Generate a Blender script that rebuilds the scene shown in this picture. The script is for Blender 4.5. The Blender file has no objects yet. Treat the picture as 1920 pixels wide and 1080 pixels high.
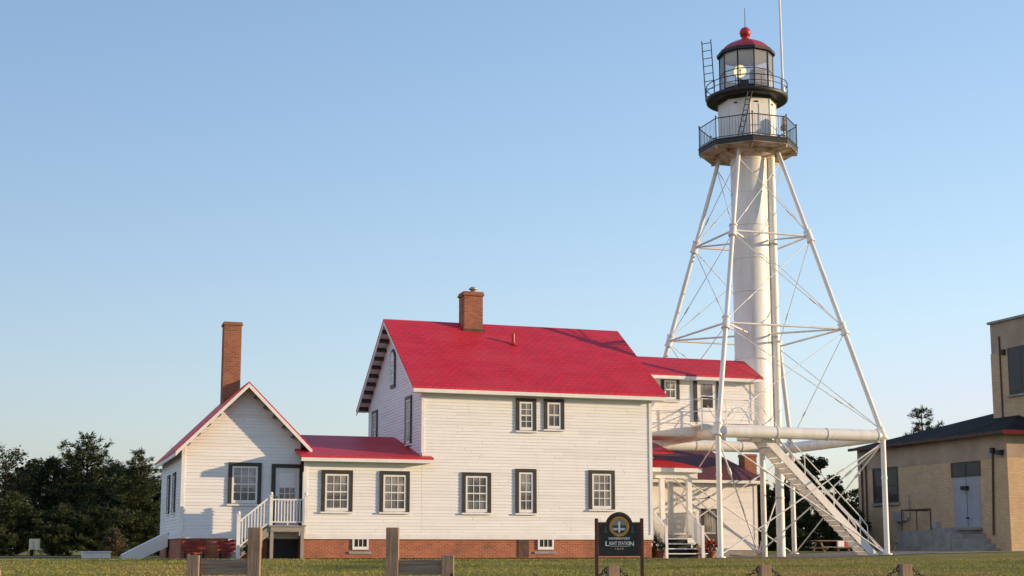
import bpy, math, random
from math import sin, cos, tan, pi, radians, atan2, sqrt
from mathutils import Vector, Matrix, noise as mnoise
random.seed(7)
S = bpy.context.scene
COL = S.collection
R = radians

# ------------------------------------------------------------------ camera, sky, sun, exposure
CAM = Vector((-12.978, -49.026, 0.32)); YAW = -0.322; PITCH = 0.147; FPX = 2670.1
RT = Vector((cos(YAW), sin(YAW), 0)); FW = Vector((-sin(YAW), cos(YAW), 0))
cd = bpy.data.cameras.new('camera'); cam = bpy.data.objects.new('camera', cd); COL.objects.link(cam)
cam.location = CAM; cam.rotation_euler = (pi/2 + PITCH, 0, YAW)
cd.sensor_width = 36; cd.lens = FPX/1920*36; cd.shift_y = (635.2-540)/1920
cd.clip_start = .5; cd.clip_end = 3000
S.camera = cam
SUN_AZ, SUN_EL = 68, 9            # degrees from the facade's normal towards the right, height
sdir = Vector((sin(R(SUN_AZ))*cos(R(SUN_EL)), -cos(R(SUN_AZ))*cos(R(SUN_EL)), sin(R(SUN_EL))))
W = bpy.data.worlds.new('World'); S.world = W; W.use_nodes = True
wn = W.node_tree
sky = wn.nodes.new('ShaderNodeTexSky'); sky.sky_type = 'NISHITA'; sky.sun_disc = False
sky.sun_elevation = R(SUN_EL); sky.sun_rotation = -atan2(sdir.x, sdir.y)
sky.air_density = 1.0; sky.dust_density = 1.5; sky.ozone_density = 2.0; sky.altitude = 0
bg = wn.nodes['Background']; bg.inputs['Strength'].default_value = 0.15
def vmul(src, v):          # a hazy evening: softer contrast between zenith and horizon
    m_ = wn.nodes.new('ShaderNodeVectorMath'); m_.operation = 'MULTIPLY'; m_.inputs[1].default_value = v
    wn.links.new(src, m_.inputs[0]); return m_.outputs[0]
sx = wn.nodes.new('ShaderNodeSeparateColor'); cx = wn.nodes.new('ShaderNodeCombineColor')
wn.links.new(vmul(sky.outputs[0], (.2685,)*3), sx.inputs[0])
for i_, g_ in enumerate((.85, .75, .60)):
    p_ = wn.nodes.new('ShaderNodeMath'); p_.operation = 'POWER'; p_.inputs[1].default_value = g_
    q_ = wn.nodes.new('ShaderNodeMath'); q_.operation = 'MINIMUM'; q_.inputs[1].default_value = (.80, .95, 1.06)[i_]
    wn.links.new(sx.outputs[i_], p_.inputs[0]); wn.links.new(p_.outputs[0], q_.inputs[0]); wn.links.new(q_.outputs[0], cx.inputs[i_])
wn.links.new(vmul(cx.outputs[0], (3.40, 3.10, 3.28)), bg.inputs[0])
sl = bpy.data.lights.new('sun', 'SUN'); so = bpy.data.objects.new('sun', sl); COL.objects.link(so)
sl.energy = 3.3; sl.angle = R(.5); sl.color = (1, .72, .42)
so.rotation_euler = sdir.to_track_quat('Z', 'Y').to_euler()
S.view_settings.view_transform = 'Standard'; S.view_settings.look = 'None'
S.view_settings.exposure = 0.93; S.view_settings.gamma = 1

# ------------------------------------------------------------------ materials
def nd(nt, t, **k):
    n = nt.nodes.new(t)
    for a, b in k.items(): setattr(n, a, b)
    return n
def base(name):
    m = bpy.data.materials.new(name); m.use_nodes = True
    nt = m.node_tree; return m, nt, nt.nodes['Principled BSDF']
def coords(nt, scale=(1, 1, 1)):
    t = nd(nt, 'ShaderNodeTexCoord'); mp = nd(nt, 'ShaderNodeMapping')
    mp.inputs['Scale'].default_value = scale
    nt.links.new(t.outputs['Object'], mp.inputs['Vector']); return mp.outputs['Vector']
def noise(nt, vec, scale, detail=4, rough=.6):
    n = nd(nt, 'ShaderNodeTexNoise'); n.inputs['Scale'].default_value = scale
    n.inputs['Detail'].default_value = detail; n.inputs['Roughness'].default_value = rough
    nt.links.new(vec, n.inputs['Vector']); return n.outputs['Fac']
def ramp(nt, fac, stops):
    r = nd(nt, 'ShaderNodeValToRGB'); el = r.color_ramp.elements
    el[0].position, el[0].color = stops[0][0], (*stops[0][1], 1)
    el[1].position, el[1].color = stops[-1][0], (*stops[-1][1], 1)
    for p, c in stops[1:-1]:
        e = el.new(p); e.color = (*c, 1)
    nt.links.new(fac, r.inputs[0]); return r.outputs[0]
def mixc(nt, fac, a, b, mode='MIX'):
    m = nd(nt, 'ShaderNodeMix', data_type='RGBA', blend_type=mode)
    for s, v in ((m.inputs[0], fac), (m.inputs[6], a), (m.inputs[7], b)):
        if hasattr(v, 'default_value') or hasattr(v, 'is_linked'): nt.links.new(v, s)
        elif isinstance(v, (int, float)): s.default_value = v
        else: s.default_value = (*v, 1)
    return m.outputs[2]
def bump(nt, bs, h, strength=.3, dist=.02):
    b = nd(nt, 'ShaderNodeBump'); b.inputs['Strength'].default_value = strength
    b.inputs['Distance'].default_value = dist
    nt.links.new(h, b.inputs['Height']); nt.links.new(b.outputs[0], bs.inputs['Normal'])
def plain(name, c1, c2=None, scale=3, rough=.6, stretch=(1, 1, 1), bmp=0, metal=0, detail=5, lo=.35, hi=.65, spec=.4):
    m, nt, bs = base(name)
    bs.inputs['Roughness'].default_value = rough; bs.inputs['Metallic'].default_value = metal
    bs.inputs['Specular IOR Level'].default_value = spec
    if c2 is None: c2 = tuple(v*.82 for v in c1)
    v = coords(nt, stretch); n = noise(nt, v, scale, detail)
    nt.links.new(ramp(nt, n, [(lo, c2), (hi, c1)]), bs.inputs['Base Color'])
    if bmp: bump(nt, bs, n, bmp)
    return m
def planar(nt, mode):
    """a 2D coordinate for walls (auto: u along the wall, v up) or roofs"""
    t = nd(nt, 'ShaderNodeTexCoord'); s = nd(nt, 'ShaderNodeSeparateXYZ'); nt.links.new(t.outputs['Object'], s.inputs[0])
    c = nd(nt, 'ShaderNodeCombineXYZ')
    if mode == 'wall':
        g = nd(nt, 'ShaderNodeNewGeometry'); sn = nd(nt, 'ShaderNodeSeparateXYZ'); nt.links.new(g.outputs['True Normal'], sn.inputs[0])
        a = nd(nt, 'ShaderNodeMath', operation='ABSOLUTE'); nt.links.new(sn.outputs['X'], a.inputs[0])
        k = nd(nt, 'ShaderNodeMath', operation='GREATER_THAN'); nt.links.new(a.outputs[0], k.inputs[0]); k.inputs[1].default_value = .7
        mx = nd(nt, 'ShaderNodeMix'); nt.links.new(k.outputs[0], mx.inputs[0])
        nt.links.new(s.outputs['X'], mx.inputs[2]); nt.links.new(s.outputs['Y'], mx.inputs[3])
        nt.links.new(mx.outputs[0], c.inputs['X']); nt.links.new(s.outputs['Z'], c.inputs['Y'])
    elif mode == 'roofx':          # ridge along x
        nt.links.new(s.outputs['X'], c.inputs['X']); nt.links.new(s.outputs['Y'], c.inputs['Y'])
    else:                          # ridge along y
        nt.links.new(s.outputs['Y'], c.inputs['X']); nt.links.new(s.outputs['X'], c.inputs['Y'])
    return c.outputs[0]
def brick(name, c1, c2, mortar, mode='wall', w=.21, h=.068, ms=.012, rough=.85, weather=.35, bs_=.5, dark=(.1, .06, .05)):
    m, nt, bs = base(name); bs.inputs['Roughness'].default_value = rough; bs.inputs['Specular IOR Level'].default_value = .25
    v = planar(nt, mode); b = nd(nt, 'ShaderNodeTexBrick')
    b.inputs['Scale'].default_value = 1; b.inputs['Brick Width'].default_value = w; b.inputs['Row Height'].default_value = h
    b.inputs['Mortar Size'].default_value = ms; b.inputs['Bias'].default_value = -.1
    b.inputs['Color1'].default_value = (*c1, 1); b.inputs['Color2'].default_value = (*c2, 1); b.inputs['Mortar'].default_value = (*mortar, 1)
    nt.links.new(v, b.inputs['Vector'])
    n = noise(nt, coords(nt), 1.3, 6, .65)
    f = ramp(nt, n, [(.45, (0, 0, 0)), (.75, (weather,)*3)])
    col = mixc(nt, f, b.outputs['Color'], dark)
    nt.links.new(col, bs.inputs['Base Color'])
    bump(nt, bs, b.outputs['Fac'], -bs_, .01) if bs_ else None
    return m
def shingle(name, c1, c2, edge, mode, rough=.5, weather=.3):
    m = brick(name, c1, c2, edge, mode, w=.28, h=.15, ms=.016, rough=rough, weather=weather, bs_=.6, dark=tuple(v*.55 for v in c2))
    m.node_tree.nodes['Principled BSDF'].inputs['Specular IOR Level'].default_value = .45
    n_ = m.node_tree; bs = n_.nodes['Principled BSDF']; src = bs.inputs['Base Color'].links[0].from_socket
    f_ = ramp(n_, noise(n_, coords(n_, (.5, .9, .9)), 1.0, 5, .6), [(.42, (0, 0, 0)), (.7, (.38,)*3)]); n_.links.new(mixc(n_, f_, src, tuple(min(1, v*1.0+.05) for v in c2)), bs.inputs['Base Color'])
    return m

M = {}
def boards(m):
    nt = m.node_tree; bs = nt.nodes['Principled BSDF']; src = bs.inputs['Base Color'].links[0].from_socket
    g = nd(nt, 'ShaderNodeNewGeometry'); r_ = ramp(nt, g.outputs['Random Per Island'], [(0, (.92, .92, .91)), (.3, (.98, .98, .975)), (1, (1, 1, 1))])
    d_ = ramp(nt, noise(nt, coords(nt, (3, 3, .6)), 1.1, 6, .65), [(.55, (0, 0, 0)), (.8, (.3,)*3)])
    nt.links.new(mixc(nt, d_, mixc(nt, 1.0, src, r_, 'MULTIPLY'), (.56, .52, .46)), bs.inputs['Base Color']); return m
M['siding'] = boards(plain('white_clapboard_paint', (.82, .825, .84), (.77, .77, .775), 1.4, .5, (.6, .6, 4), .04))
M['white'] = plain('white_paint', (.80, .80, .80), (.71, .71, .71), 2.5, .45)
M['trim'] = plain('dark_olive_trim', (.052, .047, .035), (.036, .033, .027), 4, .45)
M['redroof'] = shingle('red_shingle', (.66, .016, .034), (.54, .012, .028), (.32, .008, .017), 'roofx')
M['redroof_y'] = shingle('red_shingle_side', (.66, .016, .034), (.54, .012, .028), (.32, .008, .017), 'roofy')
M['oldroof'] = shingle('maroon_shingle', (.16, .045, .04), (.12, .035, .034), (.06, .02, .02), 'roofx')
M['darkroof'] = shingle('charcoal_shingle', (.028, .025, .024), (.02, .018, .018), (.01, .01, .01), 'roofy', .9); M['darkroof'].node_tree.nodes['Principled BSDF'].inputs['Specular IOR Level'].default_value = .1
M['redbrick'] = brick('red_brick', (.40, .12, .058), (.26, .065, .036), (.40, .24, .16), ms=.01, weather=.55)
M['chimbrick'] = brick('chimney_brick', (.36, .125, .058), (.22, .068, .038), (.30, .20, .15), ms=.009)
M['tanbrick'] = brick('tan_brick', (.64, .46, .27), (.52, .36, .21), (.45, .33, .22), ms=.012, weather=.3, dark=(.2, .14, .09))
M['stucco'] = plain('tan_render', (.42, .32, .24), (.33, .25, .19), 1.1, .9, (1, 1, 1), .1)
M['concrete'] = plain('concrete', (.36, .35, .33), (.24, .23, .22), 2.2, .9, (1, 1, 1), .15)
M['deckgrey'] = plain('grey_deck_paint', (.33, .31, .28), (.26, .24, .22), 3, .7, (1, 1, 6))
M['black'] = plain('black_ironwork', (.012, .014, .016), (.02, .02, .02), 6, .5)
M['towerwhite'] = plain('tower_white_paint', (.80, .80, .79), (.68, .66, .63), 1.2, .42, (1.5, 1.5, .35), .03)
def streaks(m):
    nt = m.node_tree; bs = nt.nodes['Principled BSDF']; src = bs.inputs['Base Color'].links[0].from_socket
    a_ = noise(nt, coords(nt, (5, 5, .35)), 1.6, 5, .65); k_ = noise(nt, coords(nt), .6, 3)
    f_ = nd(nt, 'ShaderNodeMath', operation='MULTIPLY'); nt.links.new(ramp(nt, a_, [(.56, (0, 0, 0)), (.74, (.6,)*3)]), f_.inputs[0]); nt.links.new(ramp(nt, k_, [(.42, (0, 0, 0)), (.62, (1, 1, 1))]), f_.inputs[1])
    nt.links.new(mixc(nt, f_.outputs[0], src, (.42, .31, .22)), bs.inputs['Base Color'])
streaks(M['towerwhite'])
M['rustwhite'] = plain('rust_stained_paint', (.55, .46, .40), (.26, .13, .08), 2.6, .6, lo=.34, hi=.54)
M['redmetal'] = plain('red_metal', (.48, .03, .028), (.36, .02, .02), 3, .38)
M['galv'] = plain('galvanised_metal', (.5, .5, .49), (.36, .36, .36), 5, .4, metal=.4)
M['doorwhite'] = plain('white_door', (.72, .72, .73), (.66, .66, .67), 2, .4)
M['doorgrey'] = plain('grey_door', (.35, .36, .40), (.29, .30, .34), 1.5, .5)
M['rustbrown'] = plain('rusty_brown', (.12, .06, .04), (.05, .035, .03), 5, .7)
M['benchred'] = plain('faded_red_paint', (.30, .04, .03), (.2, .03, .025), 8, .7)
M['red'] = plain('red_petals', (.6, .02, .03), (.4, .01, .02), 20, .6)
M['orange'] = plain('orange_paint', (.65, .25, .07), (.55, .3, .12), 12, .6)
M['terracotta'] = plain('terracotta', (.35, .14, .08), None, 5, .8)
M['signbrown'] = plain('sign_brown_wood', (.085, .035, .025), (.05, .022, .018), 4, .55, (4, 4, .6), .1)
M['signdark'] = plain('sign_dark_panel', (.022, .028, .024), (.013, .016, .016), 3, .5)
M['gold'] = plain('sign_gold_paint', (.60, .33, .07), (.50, .26, .05), 8, .45)
M['signblue'] = plain('sign_blue_paint', (.16, .26, .38), None, 8, .5)
M['signgreen'] = plain('sign_green_paint', (.05, .10, .06), None, 8, .5)
M['signpale'] = plain('sign_pale_paint', (.80, .80, .76), (.74, .74, .7), 8, .5)
M['signtan'] = plain('sign_tan_paint', (.42, .31, .18), None, 8, .5)
M['bark'] = plain('bark', (.09, .065, .045), (.04, .03, .022), 6, .95, (2, 2, .5), .4)
M['gravel'] = plain('gravel', (.28, .25, .22), (.10, .09, .085), 22, .95, bmp=.8, lo=.4, hi=.6)

def glass(name, c1, c2, fold=10):
    m, nt, bs = base(name)
    v = coords(nt, (fold, fold, .25)); n = noise(nt, v, 2.1, 3)
    n2 = noise(nt, coords(nt), 1.1, 2)
    col = mixc(nt, ramp(nt, n2, [(.4, (0, 0, 0)), (.6, (1, 1, 1))]), ramp(nt, n, [(.36, c2), (.66, c1)]), tuple(v*.5 for v in c2))
    nt.links.new(col, bs.inputs['Base Color'])
    bs.inputs['Roughness'].default_value = .5; bs.inputs['Specular IOR Level'].default_value = .5
    bs.inputs['Coat Weight'].default_value = 1; bs.inputs['Coat Roughness'].default_value = .03
    return m
M['glass'] = glass('curtained_window_glass', (.36, .34, .33), (.095, .09, .095))
M['blind'] = glass('window_blind', (.40, .385, .37), (.25, .24, .235), 4)
M['darkglass'] = glass('dark_window_glass', (.022, .022, .026), (.008, .008, .009), 3); M['darkglass'].node_tree.nodes['Principled BSDF'].inputs['Coat Weight'].default_value = .35
def clear_glass():
    m, nt, bs = base('lantern_glass'); out = nt.nodes['Material Output']
    t = nd(nt, 'ShaderNodeBsdfTransparent'); t.inputs[0].default_value = (.92, .93, .95, 1)
    g = nd(nt, 'ShaderNodeBsdfGlossy'); g.inputs['Roughness'].default_value = .04
    f = nd(nt, 'ShaderNodeFresnel'); f.inputs['IOR'].default_value = 1.5
    mx = nd(nt, 'ShaderNodeMixShader'); nt.links.new(f.outputs[0], mx.inputs[0])
    d = nd(nt, 'ShaderNodeBsdfDiffuse'); d.inputs[0].default_value = (.8, .8, .82, 1); m2 = nd(nt, 'ShaderNodeMixShader'); m2.inputs[0].default_value = .30
    nt.links.new(t.outputs[0], m2.inputs[1]); nt.links.new(d.outputs[0], m2.inputs[2])
    nt.links.new(m2.outputs[0], mx.inputs[1]); nt.links.new(g.outputs[0], mx.inputs[2]); nt.links.new(mx.outputs[0], out.inputs[0])
    return m
M['clear'] = clear_glass()
m, nt, bs = base('lit_lamp_lens'); bs.inputs['Base Color'].default_value = (.8, .7, .35, 1)
bs.inputs['Emission Color'].default_value = (1, .85, .42, 1); bs.inputs['Emission Strength'].default_value = .75; M['lamp'] = m
M['bluebox'] = plain('blue_grey_metal', (.08, .12, .22), None, 4, .5)
def wood(name, a, b, c):
    m, nt, bs = base(name); bs.inputs['Roughness'].default_value = .85; bs.inputs['Specular IOR Level'].default_value = .2
    g = noise(nt, coords(nt, (26, 26, 1.6)), 1.6, 6, .7); n = noise(nt, coords(nt), 3.2, 4)
    c1 = ramp(nt, g, [(.3, a), (.5, b), (.7, c)]); col = mixc(nt, ramp(nt, n, [(.42, (0, 0, 0)), (.72, (.55,)*3)]), c1, a)
    vo = nd(nt, 'ShaderNodeTexVoronoi'); vo.inputs['Scale'].default_value = 3.6; nt.links.new(coords(nt, (1, 1, .75)), vo.inputs['Vector'])
    k = ramp(nt, vo.outputs['Distance'], [(.06, (1, 1, 1)), (.13, (0, 0, 0))])
    nt.links.new(mixc(nt, k, col, (.045, .03, .022)), bs.inputs['Base Color']); bump(nt, bs, g, .6, .02); return m
M['wood'] = wood('weathered_timber', (.16, .11, .078), (.31, .22, .155), (.42, .31, .225))
m, nt, bs = base('rail_timber')
M['woodrail'] = plain('weathered_rail_timber', (.36, .265, .19), (.18, .13, .095), 2, .88, (1.2, 1.2, 22), .4)

def leafmat(name, stops, trans=.25):
    m, nt, bs = base(name); out = nt.nodes['Material Output']
    g = nd(nt, 'ShaderNodeNewGeometry'); t = nd(nt, 'ShaderNodeTexCoord')
    n = noise(nt, t.outputs['Object'], .9, 3)
    a = nd(nt, 'ShaderNodeMath', operation='MULTIPLY_ADD'); nt.links.new(g.outputs['Random Per Island'], a.inputs[0]); a.inputs[1].default_value = .55
    b = nd(nt, 'ShaderNodeMath', operation='MULTIPLY'); nt.links.new(n, b.inputs[0]); b.inputs[1].default_value = .6
    nt.links.new(b.outputs[0], a.inputs[2])
    col = ramp(nt, a.outputs[0], stops); nt.links.new(col, bs.inputs['Base Color']); bs.inputs['Roughness'].default_value = .7
    bs.inputs['Specular IOR Level'].default_value = .2
    tr = nd(nt, 'ShaderNodeBsdfTranslucent'); nt.links.new(col, tr.inputs[0]); mx = nd(nt, 'ShaderNodeMixShader'); mx.inputs[0].default_value = trans
    nt.links.new(bs.outputs[0], mx.inputs[1]); nt.links.new(tr.outputs[0], mx.inputs[2]); nt.links.new(mx.outputs[0], out.inputs[0]); return m
M['needle'] = leafmat('pine_needles', [(.2, (.011, .019, .008)), (.52, (.034, .05, .02)), (.8, (.085, .105, .045))], .1)
M['leaf'] = leafmat('broad_leaves', [(.15, (.012, .022, .008)), (.55, (.03, .05, .016)), (.9, (.065, .08, .026))], .2)
M['shrub'] = leafmat('brownish_needles', [(.15, (.05, .06, .03)), (.55, (.12, .11, .06)), (.9, (.20, .15, .09))], .1)
def bladem():
    m, nt, bs = base('grass_blades'); bs.inputs['Roughness'].default_value = .8; bs.inputs['Specular IOR Level'].default_value = .1
    n1 = noise(nt, coords(nt, (.13, .26, 1)), 1.0, 6, .6); g = nd(nt, 'ShaderNodeNewGeometry')
    c1 = ramp(nt, n1, [(.37, (.10, .135, .03)), (.46, (.26, .27, .06)), (.57, (.33, .28, .075)), (.70, (.48, .31, .11))])
    c2 = ramp(nt, g.outputs['Random Per Island'], [(0, (.10, .12, .03)), (.6, (.22, .20, .06)), (1, (.45, .33, .13))])
    nt.links.new(mixc(nt, .15, c1, c2), bs.inputs['Base Color']); return m
M['grassblade'] = bladem()
def lawn():
    m, nt, bs = base('lawn'); bs.inputs['Roughness'].default_value = .95; bs.inputs['Specular IOR Level'].default_value = .1
    v = coords(nt, (.13, .26, 1)); n1 = noise(nt, v, 1.0, 6, .6); n2 = noise(nt, coords(nt), 14, 5, .7); n3 = noise(nt, coords(nt, (.5, 1.0, 1)), .8, 6, .7)
    c1 = ramp(nt, n1, [(.37, (.10, .13, .03)), (.46, (.24, .25, .055)), (.56, (.34, .28, .08)), (.68, (.48, .30, .12))])
    c2 = ramp(nt, n3, [(.3, (.06, .075, .02)), (.5, (.18, .17, .05)), (.7, (.40, .29, .11))])
    nt.links.new(mixc(nt, .10, mixc(nt, .5, c1, c2), ramp(nt, n2, [(.3, (.06, .065, .02)), (.7, (.42, .36, .15))]), 'MIX'), bs.inputs['Base Color'])
    bump(nt, bs, n2, 1, .06); return m
M['lawn'] = lawn()

# ------------------------------------------------------------------ mesh helpers
class MB:
    def __init__(s): s.v = []; s.f = []; s.sm = []; s.g = []
    def add(s, vs, fs, smooth=False):
        o = len(s.v); s.g.append((o, o+len(vs), len(s.f), len(s.f)+len(fs))); s.v += [tuple(p) for p in vs]; s.f += [tuple(i+o for i in q) for q in fs]; s.sm += [smooth]*len(fs); return s
    def box(s, x0, x1, y0, y1, z0, z1):
        v = [(x, y, z) for z in (z0, z1) for y in (y0, y1) for x in (x0, x1)]
        return s.add(v, [(0, 2, 3, 1), (4, 5, 7, 6), (0, 1, 5, 4), (2, 6, 7, 3), (0, 4, 6, 2), (1, 3, 7, 5)])
    def obox(s, c, ax, h):
        c = Vector(c); ax = [Vector(a).normalized() for a in ax]
        v = [c+ax[0]*(i*h[0])+ax[1]*(j*h[1])+ax[2]*(k*h[2]) for k in (-1, 1) for j in (-1, 1) for i in (-1, 1)]
        return s.add(v, [(0, 2, 3, 1), (4, 5, 7, 6), (0, 1, 5, 4), (2, 6, 7, 3), (0, 4, 6, 2), (1, 3, 7, 5)])
    def prism(s, poly, ext):
        e = Vector(ext); n = len(poly); a = [Vector(p) for p in poly]; v = a+[p+e for p in a]
        return s.add(v, [tuple(range(n))[::-1], tuple(range(n, 2*n))]+[(i, (i+1) % n, (i+1) % n+n, i+n) for i in range(n)])
    def tube(s, p, q, r, n=10, r2=None, caps=True):
        p, q = Vector(p), Vector(q); d = (q-p).normalized(); r2 = r if r2 is None else r2
        a = d.orthogonal().normalized() if abs(d.z) < .99 else Vector((1, 0, 0)); b = d.cross(a).normalized(); a = b.cross(d)
        v = [p+(a*cos(t)+b*sin(t))*r for t in [2*pi*i/n for i in range(n)]]+[q+(a*cos(t)+b*sin(t))*r2 for t in [2*pi*i/n for i in range(n)]]
        s.add(v, [(i, (i+1) % n, (i+1) % n+n, i+n) for i in range(n)], n > 5)
        if caps: s.add(v, [tuple(range(n))[::-1], tuple(range(n, 2*n))])
        return s
    def path(s, pts, r, n=8):
        for a, b in zip(pts, pts[1:]): s.tube(a, b, r, n)
        return s
    def lathe(s, prof, c, n=32, ph=0, smooth=True):
        c = Vector(c); v = []
        for r, z in prof: v += [c+Vector((r*cos(ph+2*pi*i/n), r*sin(ph+2*pi*i/n), z)) for i in range(n)]
        k = len(prof)
        return s.add(v, [(j*n+i, j*n+(i+1) % n, (j+1)*n+(i+1) % n, (j+1)*n+i) for j in range(k-1) for i in range(n)], smooth)
    def disc(s, c, r, n=32, ph=0, up=True):
        c = Vector(c); v = [c+Vector((r*cos(ph+2*pi*i/n), r*sin(ph+2*pi*i/n), 0)) for i in range(n)]
        f = tuple(range(n)); return s.add(v, [f if up else f[::-1]])
    def ball(s, c, r, n=14):
        return s.lathe([(max(1e-4, r*sin(pi*i/n)), -r*cos(pi*i/n)) for i in range(n+1)], c, n*2)
    def split(s, name, mat, parent=None):
        """one object per separate lump"""
        bb = []; 
        for a, b, c, d in s.g:
            p = s.v[a:b]; bb.append([[min(q[i] for q in p)-.004 for i in range(3)], [max(q[i] for q in p)+.004 for i in range(3)]])
        lab = list(range(len(bb)))
        def root(i):
            while lab[i] != i: i = lab[i]
            return i
        for i in range(len(bb)):
            for j in range(i):
                if all(bb[i][0][k] <= bb[j][1][k] and bb[j][0][k] <= bb[i][1][k] for k in range(3)): lab[root(i)] = root(j)
        out = []
        for r_ in sorted({root(i) for i in range(len(bb))}):
            m_ = MB()
            for i, (a, b, c, d) in enumerate(s.g):
                if root(i) == r_: m_.add(s.v[a:b], [tuple(x-a for x in f) for f in s.f[c:d]], s.sm[c])
            out.append(m_.build(name, mat, parent))
        return out
    def build(s, name, mat, parent=None, bevel=0):
        me = bpy.data.meshes.new(name); o = bpy.data.objects.new(name, me); COL.objects.link(o)
        off = Vector((0, 0, 0)); p = parent
        while p is not None: off += p.location; p = p.parent
        me.from_pydata([(a-off.x, b-off.y, c-off.z) for a, b, c in s.v], [], s.f)
        me.polygons.foreach_set('use_smooth', s.sm); me.validate(); me.update()
        if mat is not None: me.materials.append(mat)
        o.parent = parent
        if bevel:
            b = o.modifiers.new('bevel', 'BEVEL'); b.width = bevel; b.segments = 2; b.limit_method = 'ANGLE'
        return o
def tag(o, label=None, cat=None, group=None, kind=None):
    for k, v in (('label', label), ('category', cat), ('group', group), ('kind', kind)):
        if v: o[k] = v
    return o
def thing(name, loc, label, cat, group=None, rz=0):
    o = bpy.data.objects.new(name, None); COL.objects.link(o); o.location = loc; o.rotation_euler = (0, 0, rz); o.empty_display_size = .2
    return tag(o, label, cat, group)
def thing_part(name, parent):       # a part that is only a parent of its pieces
    o = bpy.data.objects.new(name, None); COL.objects.link(o); o.parent = parent; o.empty_display_size = .2; return o
class Plane:
    def __init__(s, o, u): s.o = Vector(o); s.u = Vector(u); s.n = s.u.cross(Vector((0, 0, 1)))
    def p(s, u, z, d=0): return s.o+s.u*u+Vector((0, 0, z))+s.n*d
    def box(s, mb, u0, u1, z0, z1, d0, d1):
        return mb.obox((s.p((u0+u1)/2, (z0+z1)/2, (d0+d1)/2)), (s.u, s.n, (0, 0, 1)), ((u1-u0)/2, abs(d1-d0)/2, (z1-z0)/2))
    def clap(s, mb, poly, pitch=.113, out=.019):
        """overlapping boards on the (convex) polygon [(u,z)...]"""
        zs = [p[1] for p in poly]; z = min(zs); top = max(zs); k = len(poly)
        def span(h):
            us = []
            for i in range(k):
                (a, b), (c, d) = poly[i], poly[(i+1) % k]
                if (b-h)*(d-h) <= 0 and b != d: us.append(a+(c-a)*(h-b)/(d-b))
                elif b == d == h: us += [a, c]
            return (min(us), max(us)) if us else None
        while z < top-1e-3:
            z2 = min(z+pitch, top); a = span(z+1e-5); b = span(z2-1e-5)
            if a and b:
                w = a[1]-a[0]; cuts = [0]; c = random.uniform(.8, 4)      # butt joints between the lengths of board
                while c < w-.6: cuts.append(c/w); c += random.uniform(2.4, 4.6)
                cuts.append(1); g = .0025/max(w, .1)
                for t0, t1 in zip(cuts, cuts[1:]):
                    j = random.uniform(-.003, .003); t0 += g; t1 -= g
                    if t1 <= t0: continue
                    a0, a1 = a[0]+w*t0, a[0]+w*t1; b0, b1 = b[0]+(b[1]-b[0])*t0, b[0]+(b[1]-b[0])*t1
                    v = [s.p(a0, z, out+j), s.p(a1, z, out-j*.5), s.p(b1, z2, .001), s.p(b0, z2, .001), s.p(a0, z, .001), s.p(a1, z, .001)]
                    mb.add(v, [(0, 1, 2, 3), (4, 5, 1, 0)])
            z = z2
        return mb

# ------------------------------------------------------------------ terrain
def sstep(a, b, x):
    t = min(1, max(0, (x-a)/(b-a))); return t*t*(3-2*t)
def G(x, y):
    d = (Vector((x, y, 0))-CAM).dot(FW)
    k = max(0, 47.0-d); g = -.027*k*sstep(0, 3, k) if k < 3 else -.027*k
    g += .24*sstep(14.5, 24, x)*sstep(-16, -3, y)
    if -3 < k < 30: g += .075*mnoise.noise(Vector((x*.22, y*.32, 3.1)))*sstep(0, 4, k)
    return g
def sheet():
    xs = [-1500, -600, -250, -120, -70]; x = -45
    while x < 45: xs.append(x); x += .5
    xs += [45, 60, 90, 150, 300, 700, 1500]
    ys = [-300, -150, -80, -60]; y = -52
    while y < 14: ys.append(y); y += .5
    ys += [14, 20, 30, 45, 70, 120, 250, 600, 1800]
    n = len(xs); v = [(x, y, G(x, y)) for y in ys for x in xs]
    f = [(j*n+i, j*n+i+1, (j+1)*n+i+1, (j+1)*n+i) for j in range(len(ys)-1) for i in range(n-1)]
    mb = MB(); mb.add(v, f, True); tag(mb.build('lawn', M['lawn']), kind='structure')
sheet()
def strip(name, pts, mat, lift=.006):
    """a draped ribbon: pts = [(x0,y0,x1,y1)...] near and far edge"""
    mb = MB(); v = []; f = []
    for i, (a, b, c, d) in enumerate(pts):
        for t in range(7):
            x = a+(c-a)*t/6; y = b+(d-b)*t/6; v.append((x, y, G(x, y)+lift))
    for i in range(len(pts)-1):
        for t in range(6): f.append((i*7+t, (i+1)*7+t, (i+1)*7+t+1, i*7+t+1))
    mb.add(v, f, True); return tag(mb.build(name, mat), kind='structure')
strip('gravel_bed', [(9.6+i*.5, -.6, 9.6+i*.5, 7.5) for i in range(27)], M['gravel'], .012)
strip('pavement', [(20.2+i*.6, -3.4+max(0, 3-i*.5)*.5, 20.2+i*.6, -2.4+max(0, 3-i*.5)*.5) for i in range(24)], M['concrete'], .03)
strip('path', [(-9.6+i*.4, -1.5, -9.6+i*.4, -.55) for i in range(13)], M['concrete'], .03)
strip('splash_strip', [(-4.1+i*.5, -.62, -4.1+i*.5, .02) for i in range(27)], M['concrete'], .03)
strip('gravel_road', [(-60+i*2, 9+.02*i, -60+i*2, 15+.02*i) for i in range(26)], M['gravel'], .02)

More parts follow.
